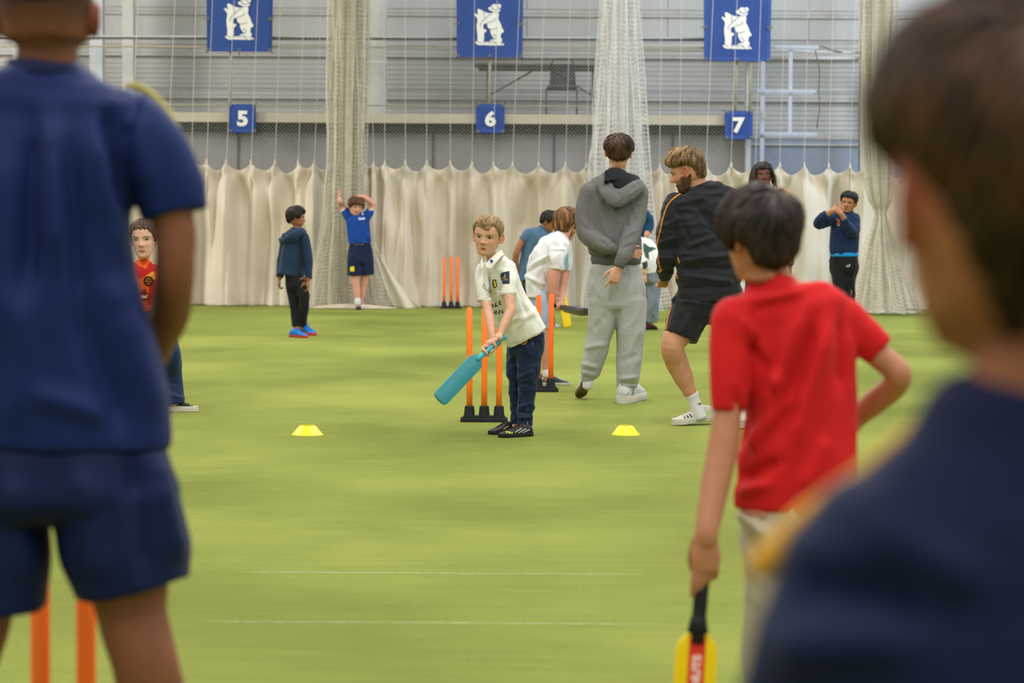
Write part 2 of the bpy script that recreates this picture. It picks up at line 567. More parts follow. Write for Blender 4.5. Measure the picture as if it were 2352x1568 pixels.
for i in range(14):
    x = 1266 + i * 4
    a, b = P_(x, 150, .065), P_(x + (x - 1292) * .09, 196, .065)
    mb.box((a + b) / 2, (.017, .008, (a - b).length))
mb.build('backrest', perf, ch)
mb = MB(); a, b = P_(1256, 203), P_(1324, 203); mb.box((a + b) / 2 + V((0, -.02, 0)), ((b - a).length, .42, .05)); link('seat', bevel_mesh(mb.mesh(), .015), perf, ch)
for x in (1255, 1325):
    for dy in (-.2, .2):
        mb = MB(); q = P_(x, 204, dy); mb.tube([q, (q.x, q.y, zt)], .013, n=8); mb.build('leg', cf, ch, smooth=True)

# ------------------------------------------------------------------ banners and number signs
ban_m = mat('banner_blue', '#2a4a8e', .55, var=.06, vs=3, spec=.35)
white_p = mat('white_print', '#efece2', .6, var=.02)
line_p = mat('blue_line_print', '#33548c', .6)
bear = [
 [(478,106),(500,102),(548,126),(580,142),(630,150),(660,142),(718,138),(722,170),(715,215),(735,250),(748,280),(760,320),(775,335),(778,355),(765,370),(752,368),(745,395),(740,420),(758,440),(755,465),(735,478),(690,478),(655,472),(630,468),(622,455),(640,445),(675,440),(655,420),(635,390),(622,355),(632,345),(600,318),(590,290),(595,275),(570,268),(550,272),(545,295),(552,335),(575,328),(583,345),(575,362),(556,368),(555,400),(552,465),(480,468),(478,440),(480,400),(472,340),(470,290),(478,240),(480,215),(460,185),(442,165),(452,150),(480,165),(486,170)],
 [(600,90),(612,82),(632,76),(645,58),(662,46),(680,44),(700,52),(715,44),(735,44),(748,58),(746,80),(735,95),(738,115),(728,130),(700,137),(660,135),(635,122),(612,112)],
 [(452,472),(480,468),(530,466),(580,474),(620,468),(690,482),(750,474),(785,500),(775,510),(750,508),(730,514),(700,508),(680,514),(650,508),(630,514),(600,508),(575,512),(545,506),(520,512),(490,508),(465,495)]]
bear_lines = [[(548,128),(556,160),(562,212)],[(640,155),(600,180),(565,218),(530,245),(512,275),(515,300)],[(680,205),(668,232),(620,250),(572,266)],[(600,318),(625,330),(660,332),(705,312)],[(655,378),(690,410),(695,430),(660,442)],[(640,93),(680,112),(712,108),(738,90)],[(652,72),(648,86),(655,108)],[(690,58),(712,72),(722,92)],[(485,470),(520,490)],[(540,470),(575,492)],[(600,474),(635,494)],[(670,480),(700,500)],[(735,480),(760,500)],[(660,455),(668,475)],[(640,450),(640,470)]]
YS = 35.93
def wave(x, z, seed): return .012 * math.sin(x * 3.1 + seed) * math.sin(z * 2.3 + seed * 2) + .01 * noise.noise(V((x * 2, z * 2, seed)))
def cloth_sheet(name, corners, nx, nz, seed, m, parent, th=.004):
    tl, tr, br, bl = corners
    vs = []; fs = []
    for s in (0, 1):
        for j in range(nz + 1):
            for i in range(nx + 1):
                u, v = i / nx, j / nz
                p = tl.lerp(tr, u).lerp(bl.lerp(br, u), v)
                vs.append((p.x, p.y + s * th + wave(p.x, p.z, seed), p.z))
    K = (nx + 1) * (nz + 1)
    for j in range(nz):
        for i in range(nx):
            a = j * (nx + 1) + i
            q = (a, a + 1, a + nx + 2, a + nx + 1)
            fs.append(q[::-1]); fs.append(tuple(k + K for k in q))
    for i in range(nx):
        for a in (i, nz * (nx + 1) + i): fs.append((a, a + 1, a + 1 + K, a + K))
    for j in range(nz):
        for a in (j * (nx + 1), j * (nx + 1) + nx): fs.append((a, a + nx + 1, a + nx + 1 + K, a + K))
    mb = MB(); mb.add(vs, fs)
    return mb.build(name, m, parent, smooth=True)
eye_m = mat('metal_eyelet', '#9a9a96', .3, metal=.8)
tie_m = mat('black_tie', '#2a2a2c', .6)
def eyelet(p, q, parent):
    mb = MB(); r0 = .02
    rings = []
    for a in range(12):
        A = a * math.pi / 6; c = p + V((math.cos(A) * r0, -.012, math.sin(A) * r0))
        rings.append([c + (V((math.cos(A), 0, math.sin(A))) * math.cos(b) + V((0, 1, 0)) * math.sin(b)) * .008 for b in (0, 1.57, 3.14, 4.71)])
    rings.append(rings[0]); mb.rings(rings, cap=False)
    mb.build('eyelet', eye_m, parent, smooth=True)
    mb = MB(); mb.tube([p + V((0, -.015, 0)), q], .006, n=5); mb.build('cable_tie', tie_m, parent)
for k, (x0, x1, yb, place) in enumerate(((475, 626, 118, 'leftmost, above sign 5'), (1049, 1201, 131, 'middle one, above sign 6'), (1617, 1771, 139, 'rightmost, above sign 7'))):
    w = x1 - x0; yt = yb - w * 1.35
    root = empty('banner', at((x0 + x1) / 2, yb, YS), 'square blue banner with white bear and staff emblem, ' + place, 'banner', 'blue bear banners on the back wall')
    dr = {0: 1, 1: 1, 2: 2}[k]
    c = [at(x0 - 1, yt, YS), at(x1 + 2, yt, YS), at(x1 - (1 if k < 2 else 2), yb + dr, YS), at(x0, yb, YS)]
    cloth_sheet('cloth', c, 16, 22, k + 1.0, ban_m, root)
    def mp(X, Y, dd=.012):
        u, v = (X - 243) / 745, (645 - Y) / 745
        # staff crest position is the same on each banner
        p = c[3].lerp(c[2], u) + (c[0] - c[3]).normalized() * (v * (c[2] - c[3]).length)
        return (p.x, p.y - dd + wave(p.x, p.z, k + 1.0), p.z)
    poly_fill(bear, mp).build('bear_emblem', white_p, root)
    tag(poly_fill([], lambda X, Y: mp(X, Y, .018), bear_lines, 5).build('emblem_outline', line_p, root), kind='stuff')
    for (u, v, ox, oz) in ((.02, .02, -.03, -.05), (.5, .02, 0, -.08), (.98, .02, .03, -.05), (.02, .5, -.06, 0), (.98, .5, .06, .01)):
        p = V(mp(243 + 745 * u, 645 - 745 * v)); eyelet(p, p + V((ox, 0, oz)), root)
for k, (x0, x1, y0, y1, t) in enumerate(((525, 588, 239, 305, '5'), (1093, 1159, 239, 306, '6'), (1664, 1729, 255, 320, '7'))):
    root = empty('number_sign', at((x0 + x1) / 2, y1, YS), 'small blue sign showing the number ' + ['five', 'six', 'seven'][k], 'sign', 'blue number signs below the banners')
    c = [at(x0, y0, YS), at(x1, y0, YS), at(x1, y1, YS), at(x0 + 1, y1 - 1, YS)]
    cloth_sheet('cloth', c, 8, 8, k + 4.0, ban_m, root)
    vs, fs, w = text_tris(t, bold=.045)
    H = 36.0; cx, cy = (x0 + x1) / 2 + .5, (y0 + y1) / 2
    mb = MB(); mb.add([at(cx + x * H * 1.12, cy - y * H, YS - .02) for x, y in vs], fs); mb.build('numeral', white_p, root)
    for (u, v) in ((.06, .06), (.94, .06), (.06, .94), (.94, .94)):
        p = at(x0 + (x1 - x0) * u, y0 + (y1 - y0) * v, YS - .005); eyelet(p, p + V((.04 * (1 if u > .5 else -1), 0, .04 * (1 if v < .5 else -1))), root)

# ------------------------------------------------------------------ net with cords above the curtains
YN = 34.35
net_m = mat('white_net_cord', '#d4d2cb', .8, var=.05)
cur_m = mat('cream_canvas', '#d6cab7', .9, var=.07, vs=2.2, bump=.12, bs=90, sheen=.2, vstretch=(1, 1, .5))
net_root = empty('backstop_net', at(1176, 380, YN), 'fine white diamond net stretched above and behind the curtains', 'net')
YD = 35.962      # the fine diamond net hangs just behind the signs, its cords nearer
x0, x1 = at(-120, 0, YD).x, at(2140, 0, YD).x
z0, z1 = zat(400, YD), 6.0
mb = MB(); step = .058; rad = .0011
H = z1 - z0
n = int((x1 - x0 + H) / step)
for i in range(n):
    for sgn in (1, -1):
        xa = x0 - H + i * step if sgn > 0 else x0 + i * step
        xb2 = xa + sgn * H
        za, zb2 = z0, z1
        pa, pb = [xa, za], [xb2, zb2]
        # clip to the panel
        t0, t1 = 0., 1.
        dx = xb2 - xa
        for lim, s_ in ((x0, 1), (x1, -1)):
            ta = (lim - xa) / dx
            if dx * s_ > 0: t0 = max(t0, ta)
            else: t1 = min(t1, ta)
        if t1 - t0 < .01: continue
        mb.strand([(xa + dx * t0, YD, za + H * t0), (xa + dx * t1, YD + (.002 * sgn), za + H * t1)], rad)
nm = mb.build('netting', net_m, net_root); tag(nm, kind='stuff')
hooks = [[(-60, 366, -40), (30, 366, 45), (120, 367, 140), (205, 368, 225), (300, 368, 318), (385, 369, 402), (440, 369, 450), (475, 369, 488), (520, 370, 538), (577, 370, 592), (632, 371, 644), (685, 371, 699), (722, 372, 738), (760, 374, 770)],
         [(838, 377, 838), (858, 374, 853), (884, 372, 882), (931, 371, 931), (980, 371, 980), (1034, 372, 1036), (1084, 373, 1090), (1133, 374, 1142), (1177, 375, 1193), (1237, 374, 1250), (1299, 375, 1310), (1346, 378, 1355), (1385, 380, 1390)],
         [(1470, 380, 1474), (1515, 380, 1520), (1560, 379, 1566), (1622, 376, 1638), (1679, 376, 1693), (1735, 377, 1748), (1791, 376, 1803), (1847, 377, 1857), (1903, 378, 1914), (1952, 380, 1966), (1984, 384, 1988), (2034, 384, 2038), (2085, 385, 2089), (2140, 386, 2144)]]
cord_m = mat('white_cord', '#cbc8c0', .7)

def curtain(hk, seed, place, left_in=0, right_in=0):
    rnd = random.Random(seed)
    H3 = [at(x, y, YN) for x, y, _ in hk]
    root_p = V(((H3[0].x + H3[-1].x) / 2, YN, 0))
    root = empty('canvas_curtain', root_p, 'cream canvas curtain hung on white cords, ' + place, 'curtain', 'cream canvas curtains below the net')
    per = 22; nz = 64
    xs = []
    for i in range(len(H3) - 1):
        for k in range(per): xs.append((i, k / per))
    xs.append((len(H3) - 2, 1.0))
    sags = [(.11 + .06 * rnd.random()) * min(1., (H3[i + 1].x - H3[i].x) / .33) ** 1.2 for i in range(len(H3) - 1)]
    vs = []
    for j in range(nz + 1):
        v = j / nz                      # 0 top .. 1 bottom
        for (i, t) in xs:
            a, b = H3[i], H3[i + 1]
            x = a.x + (b.x - a.x) * t
            s = math.sin(math.pi * t)
            ztop = a.z + (b.z - a.z) * t - sags[i] * (s ** .62)
            z = ztop * (1 - v) + .006 * v
            # distance below the hooks
            dh = max(a.z - z, 0)
            pleat = 0
            for hx in (a.x, b.x):
                dx = x - hx
                ang = math.atan2(dx, dh + .05)
                pleat += math.cos(ang * 6.5 + hx * 9) * .085 * min(1, dh * 4 + .15) * math.exp(-(dh + abs(dx)) / .8)
            base = .095 * math.cos(2 * math.pi * t) * math.exp(-dh / 2.2) * (.55 + .6 * noise.noise(V((i * 1.7, seed, 0))) + .3)
            ridge = noise.noise(V((x * 2.1 + seed * 7, .25 * z, seed))) * .40 * min(1, v * 2 + .2)
            ridge += (abs(noise.noise(V((x * 4.2 + seed * 3, .35 * z + x * .3, seed + 5)))) - .2) * .26 * min(1, v * 2 + .25)
            ridge += noise.noise(V((x * 2 + z * 1.2, z * 1.6, seed + 9))) * .05
            y = max(YN - .42, YN + .06 - base - pleat - ridge - .08 * max(0, v - .85) * 3)
            xx = x + .03 * noise.noise(V((x * 2, z * 1.2, seed + 2))) * v
            vs.append((xx, y, z + (.012 * noise.noise(V((x * 9, 0, seed))) if j == nz else 0)))
    n = len(xs); fs = []
    for j in range(nz):
        for i in range(n - 1):
            a = j * n + i
            fs.append((a, a + n, a + n + 1, a + 1))
    mb = MB(); mb.add(vs, fs); me = mb.mesh()
    me = evalmesh(me, [('SOLIDIFY', dict(thickness=.006, offset=0))])
    link('canvas', me, cur_m, root, smooth=True)
    for (p, (x, y, _)) in zip(H3, hk):      # gathered top knot round each cord
        mb = MB(); mb.tube([p + V((0, -.02, .03)), p + V((0, -.03, -.01)), p + V((0, -.03, -.05))], [.006, .012, .02], n=8, sub=2, ends=(1, 0)); mb.build('gathered_knot', cur_m, root, smooth=True)
    for (x, y, xt) in hk:
        a, b = at(x, y, YN - .03), at(xt, 0, YN - .03)
        mb = MB(); mb.tube([a, a.lerp(b, 1.5)], .0034, n=6); mb.build('cord', cord_m, root)
    return root
curtain(hooks[0], 3, 'left section reaching behind the standing man')
curtain(hooks[1], 8, 'middle section between two gathered nets')
curtain(hooks[2], 14, 'right section behind the boy with clasped hands')

# ------------------------------------------------------------------ gathered net columns
def gathered(prof, Y, label, seed, nv=96, dz=.075, layers=2, r_str=.0034, name='gathered_net', tie=None, m=net_m, pleats=9):
    """prof: (py, px centre, half width px, depth half m)"""
    rnd = random.Random(seed)
    root = empty(name, at(prof[-1][1], prof[-1][0], Y) * 1.0, label, 'net', 'gathered divider nets between the lanes')
    pr = [(at(c, py, Y).z, at(c, py, Y).x, h * Y / F, d) for (py, c, h, d) in prof]
    zs = [p[0] for p in pr][::-1]
    xs = [p[1] for p in pr][::-1]; hw = [p[2] for p in pr][::-1]; dd = [p[3] for p in pr][::-1]
    nv0 = nv
    for L in range(layers):
        sc = 1 - .33 * L; nv = nv0 if L == 0 else int(nv0 * .6)
        mb = MB()
        z = max(.004, zs[0]); rows = []
        while z < 6.3:
            x = np.interp(z, zs, xs); w = np.interp(z, zs, hw) * sc; d = np.interp(z, zs, dd) * sc
            row = []
            for k in range(nv):
                a = 2 * math.pi * k / nv
                pl = 1 + .26 * math.sin(pleats * a + seed + .8 * math.sin(z * .9 + L)) + .12 * math.sin((pleats * 2 + 3) * a + z * .7)
                pl *= 1 + .10 * noise.noise(V((math.cos(a) * 2, math.sin(a) * 2 + seed, z * 1.4)))
                pl = min(pl, 1.25) / 1.2
                zz = z + .02 * math.sin(pleats * a * 2 + z * 4) + .015 * noise.noise(V((a * 3, z * 3, seed)))
                row.append(V((x + math.cos(a) * w * pl, Y + math.sin(a) * d * pl, max(zz, .003))))
            rows.append(row); z += dz * (1 if z > .8 else .8)
        for k in range(nv): mb.strand([r[k] for r in rows], r_str)
        for r in rows: mb.strand(r + [r[0]], r_str * .85)
        o = mb.build('net_folds', m, root); tag(o, kind='stuff')
    return root
net_b = mat('beige_net_cord', '#d2cab6', .8, var=.08)
net_w = mat('pale_net_cord', '#e2e0dc', .8, var=.06)
gathered([(-300, 806, 46, .16), (0, 800, 47, .16), (200, 797, 48, .16), (380, 795, 46, .16), (450, 794, 50, .18), (520, 797, 58, .2), (600, 800, 74, .18), (680, 803, 92, .2), (708, 806, 100, .2)], 33.84, 'pale gathered net hanging behind the boy with raised arms', 1, nv=160, dz=.065, layers=2, r_str=.0029, m=net_b)
gathered([(-300, 1436, 40, .2), (0, 1424, 44, .2), (200, 1424, 58, .22), (380, 1424, 70, .25), (450, 1426, 72, .26), (600, 1432, 84, .24), (712, 1440, 104, .22)], 33.72, 'wide pale gathered net hanging behind the grey hooded teenager', 4, nv=180, dz=.065, layers=2, r_str=.0029, m=net_w, pleats=11)
gathered([(-300, 2020, 44, .2), (0, 2018, 44, .2), (250, 2018, 42, .2), (400, 2018, 38, .18), (460, 2022, 26, .14), (488, 2024, 12, .08), (505, 2024, 16, .1), (560, 2024, 38, .16), (640, 2026, 64, .25), (715, 2030, 88, .36)], 32.6, 'beige gathered net tied at its waist at the right edge', 6, nv=140, dz=.065, layers=2, r_str=.0029, m=net_b)
# crumpled net foot and canvas flap at the first column
def heap(px, py, wpx, hpx, Y, m, seed, parent=None, name='net_foot'):
    p = ground(px, py); s = F / p.y
    mb = MB(); n = 40
    rows = []
    for j in range(7):
        a = j / 6 * math.pi / 2
        row = []
        for k in range(n):
            t = 2 * math.pi * k / n
            rr = math.cos(a) * (1 + .18 * noise.noise(V((math.cos(t) * 2, math.sin(t) * 2, seed + j * .4))))
            row.append(V((p.x + math.cos(t) * wpx / s * rr, p.y + .14 * math.sin(t) * rr, hpx / s * math.sin(a) * (.8 + .5 * noise.noise(V((t * 2, a, seed)))) + .004)))
        rows.append(row)
    mb.rings(rows)
    return mb.build(name, m, parent, smooth=True)
heap(810, 709, 95, 10, 34, mat('canvas_hem', '#cbbfa6', .9, var=.15, vs=9), 2, None, 'net_hem'); tag(bpy.data.objects['net_hem'], 'crumpled pale hem of netting on the turf by the raised-arm boy', 'net')
h2 = heap(2035, 719, 72, 9, 32.6, mat('canvas_hem', '#cbbfa6', .9), 5, None, 'net_hem'); tag(h2, 'crumpled pale hem of netting on the turf under the waisted net', 'net')
# loose canvas flap beside the blue-shirted boy
mb = MB(); vs = []; fs = []
lft = [(852, 560), (864, 600), (880, 650), (898, 690), (905, 708)]
rgt = [(868, 572), (890, 615), (918, 655), (950, 690), (970, 709)]
for i, (a, b) in enumerate(zip(lft, rgt)):
    for k in range(9):
        t = k / 8; p = at(a[0] + (b[0] - a[0]) * t, a[1] + (b[1] - a[1]) * t, 33.93 - .05 * math.sin(t * 9 + i) * (i / 4))
        vs.append(tuple(p))
    if i:
        for k in range(8): fs.append(((i - 1) * 9 + k, i * 9 + k, i * 9 + k + 1, (i - 1) * 9 + k + 1))
mb.add(vs, fs); me = evalmesh(mb.mesh(), [('SUBSURF', dict(levels=2, render_levels=2)), ('SOLIDIFY', dict(thickness=.008))])
o = link('canvas_flap', me, cur_m, smooth=True); tag(o, 'loose cream canvas flap hanging slantwise beside the gathered net', 'canvas')

# ------------------------------------------------------------------ wickets
or_m = mat('orange_plastic', '#ff7418', .42, var=.03, spec=.4)
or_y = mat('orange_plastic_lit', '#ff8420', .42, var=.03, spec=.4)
blk = mat('black_rubber', '#26262a', .7, var=.15, vs=30, spec=.3)
def wicket(base, label, xs, hts, rot=0, lean=(0, 0, 0), r=.019, m=or_m):
    """base: ground centre; xs offsets of stumps"""
    root = empty('wicket', base, label, 'wicket', 'orange plastic wickets')
    Rz = Matrix.Rotation(rot, 3, 'Z')
    mb = MB(); L = max(xs) - min(xs) + .11
    mb.box((0, 0, .014), (L, .10, .028)); mb.box((0, 0, .034), (L - .03, .07, .012))
    me = bevel_mesh(mb.mesh(), .005); me.transform(Rz.to_4x4()); link('base', me, blk, root, loc=(0, 0, 0))
    for x, h, le in zip(xs, hts, lean):
        mb = MB(); mb.tube([(x, 0, .03), (x, 0, .05), (x, 0, .095), (x, 0, .1)], [.036, .034, .030, .027], n=18)
        me = mb.mesh(); me.transform(Rz.to_4x4()); c = link('stump_cup', me, blk, root, loc=(0, 0, 0), smooth=False)
        mb = MB(); top = V((x + le, 0, h))
        mb.tube([V((x, 0, .06)), V((x, 0, .2)).lerp(top, .05), top - V((0, 0, .006)), top], [r, r, r, r * .78], n=16)
        # bail groove on top: two low ridges
        for s in (-1, 1): mb.box(top + V((0, s * r * .45, .002)), (r * 1.3, r * .45, .008))
        me = mb.mesh(); me.transform(Rz.to_4x4()); o = link('stump', me, m, root, loc=(0, 0, 0))
        me.polygons.foreach_set('use_smooth', [len(p.vertices) == 4 and abs(p.normal.z) < .5 for p in me.polygons])
    return root
def wk_at(pxs, py, Y=None):
    p = ground(sum(pxs) / len(pxs), py)
    s = F / p.y
    return p, [(x - sum(pxs) / len(pxs)) / s for x in pxs], s
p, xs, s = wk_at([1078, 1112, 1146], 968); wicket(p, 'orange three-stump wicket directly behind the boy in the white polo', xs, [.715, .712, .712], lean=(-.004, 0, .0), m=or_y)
p, xs, s = wk_at([1205, 1236, 1265], 899); wicket(p, 'orange wicket in front of the boy with the black bat', xs, [.71, .71, .72])
p, xs, s = wk_at([1020, 1036, 1051], 708.5); wicket(p + V((0, 0, 0)), 'small distant orange wicket against the cream curtain', xs, [.71, .72, .72], r=.021)
Yf = 4.72
pf = V((at(145, 1400, Yf).x, Yf, 0)); wicket(pf, 'large blurred orange wicket between the legs of the man in navy', [-.045 - .0, .045, .135], [.71, .71, .71], r=.0195)

# ------------------------------------------------------------------ marker cones
ye = mat('yellow_plastic', '#f4e21a', .4, var=.03, spec=.4)
for (px, py, wpx, lab) in ((706, 998, 37, 'flat yellow disc marker on the turf left of the batting boy'), (1437, 998, 33, 'flat yellow disc marker on the turf near the grey trousers')):
    p = ground(px, py); s = F / p.y; R = wpx / s
    mb = MB(); N_ = 32
    prof = [(R, .0), (R, .004), (R * .93, .006), (R * .55, .05), (R * .42, .056), (R * .40, .054), (R * .5, .045), (R * .9, .002)]
    rings = [[V((p.x + r_ * math.cos(2 * math.pi * k / N_), p.y + r_ * math.sin(2 * math.pi * k / N_), z)) for k in range(N_)] for r_, z in prof]
    rings.append(rings[0]); mb.rings(rings, cap=False)
    o = bpy.data.objects.new('marker_cone', None)
    me = mb.mesh(); me.transform(Matrix.Translation(-p)); o = link('marker_cone', me, ye, loc=p, smooth=True)
    tag(o, lab, 'cone', 'yellow disc markers')
# ================================================================== PEOPLE
def proj(co):
    """world coordinates -> pixels of the 2352 x 1568 frame (numpy)"""
    d = co - np.array(CAMP)
    z = d @ np.array(fw)
    return np.stack([1176 + F * (d @ np.array(rt)) / z, 784 - F * (d @ np.array(upv)) / z], 1)
def smooth_tab(zs, vs, lo=-.5, hi=.5, n=401, w=11):
    g = np.linspace(lo, hi, n); t = np.interp(g, zs, vs)
    pad = np.concatenate([np.full(w, t[0]), t, np.full(w, t[-1])])
    k = np.hanning(2 * w + 1); k /= k.sum()
    return g, np.convolve(pad, k, 'same')[w:-w]
_Z = [-.5, -.47, -.42, -.36, -.28, -.15, 0, .12, .25, .36, .44, .485, .5]
TF = smooth_tab(_Z, [.10, .25, .31, .325, .33, .335, .345, .365, .35, .29, .19, .08, 0])
TB = smooth_tab(_Z, [.08, .05, -.04, -.16, -.26, -.37, -.43, -.445, -.43, -.37, -.26, -.13, -.03])
TW = smooth_tab(_Z, [.05, .12, .175, .215, .25, .285, .305, .325, .32, .275, .20, .11, .02])
def hsurf(a, z, wide=1., n=2.25):
    f, b, w = np.interp(z, *TF), np.interp(z, *TB), np.interp(z, *TW) * wide
    ca, sa = np.cos(a), np.sin(a)
    x = w * np.sign(sa) * np.abs(sa) ** (2 / n)
    y = (f + b) / 2 + (f - b) / 2 * np.sign(ca) * np.abs(ca) ** (2 / n)
    return x, y
def feat(x, z, nose=1., brow=1.):
    e = np.exp; ax = np.abs(x)
    tip = np.interp(z, [-.19, -.12, 0], [1, 1, 0])
    y = np.interp(z, [-.185, -.15, -.115, -.05, .03, .10], [0, .07, .135, .088, .032, 0]) * e(-(x / (.032 + .022 * tip)) ** 2) * nose
    y += .04 * e(-((ax - .055) / .024) ** 2 - ((z + .13) / .028) ** 2) * nose
    y -= .040 * e(-((ax - .145) / .075) ** 2 - ((z - .012) / .05) ** 2)
    y += .014 * brow * e(-((ax - .13) / .1) ** 2 - ((z - .088) / .03) ** 2)
    y += .020 * e(-((ax - .18) / .08) ** 2 - ((z + .12) / .09) ** 2)
    y += .022 * e(-(x / .09) ** 2 - ((z + .262) / .045) ** 2)
    y -= .014 * e(-(x / .08) ** 2 - ((z + .335) / .025) ** 2)
    y += .022 * e(-(x / .09) ** 2 - ((z + .425) / .05) ** 2)
    return y
def fronty(x, z, wide=1., **k):
    n = 2.25
    f, b, w = np.interp(z, *TF), np.interp(z, *TB), np.interp(z, *TW) * wide
    q = np.clip(np.abs(x) / w, 0, .999) ** n
    return (f + b) / 2 + (f - b) / 2 * (1 - q) ** (1 / n) + feat(x, z, **k)

sclera = mat('eye_white', '#c4bdb6', .25, var=.02, spec=.5)
pupil = mat('pupil', '#0c0a0a', .15, spec=.5)
lash = mat('lash', '#2a1c16', .6)
def iris(c): return mat('iris_' + c.strip('#'), c, .2, spec=.5)
def skin_mat(name, c): return mat('skin_' + name, c, .52, var=.07, vs=30, bump=.10, bs=120, attr='tint', spec=.35)
def hair_mat(name, c, c2=None): return mat('hair_' + name, c, .55, var=.35, vs=34, bump=.6, bs=55, bdist=.006, attr='tint', spec=.35, bstretch=(1, 1, .22), vstretch=(1.2, 1.2, .25), tint2=c2)
def cloth(name, c, **k):
    k.setdefault('var', .05); k.setdefault('fold', .28); k.setdefault('fs', 7); k.setdefault('sheen', .08)
    k.setdefault('bump', .12); k.setdefault('bs', 220); k.setdefault('spec', .2); k.setdefault('rough', .85)
    return mat('cloth_' + name, c, attr='tint', **k)

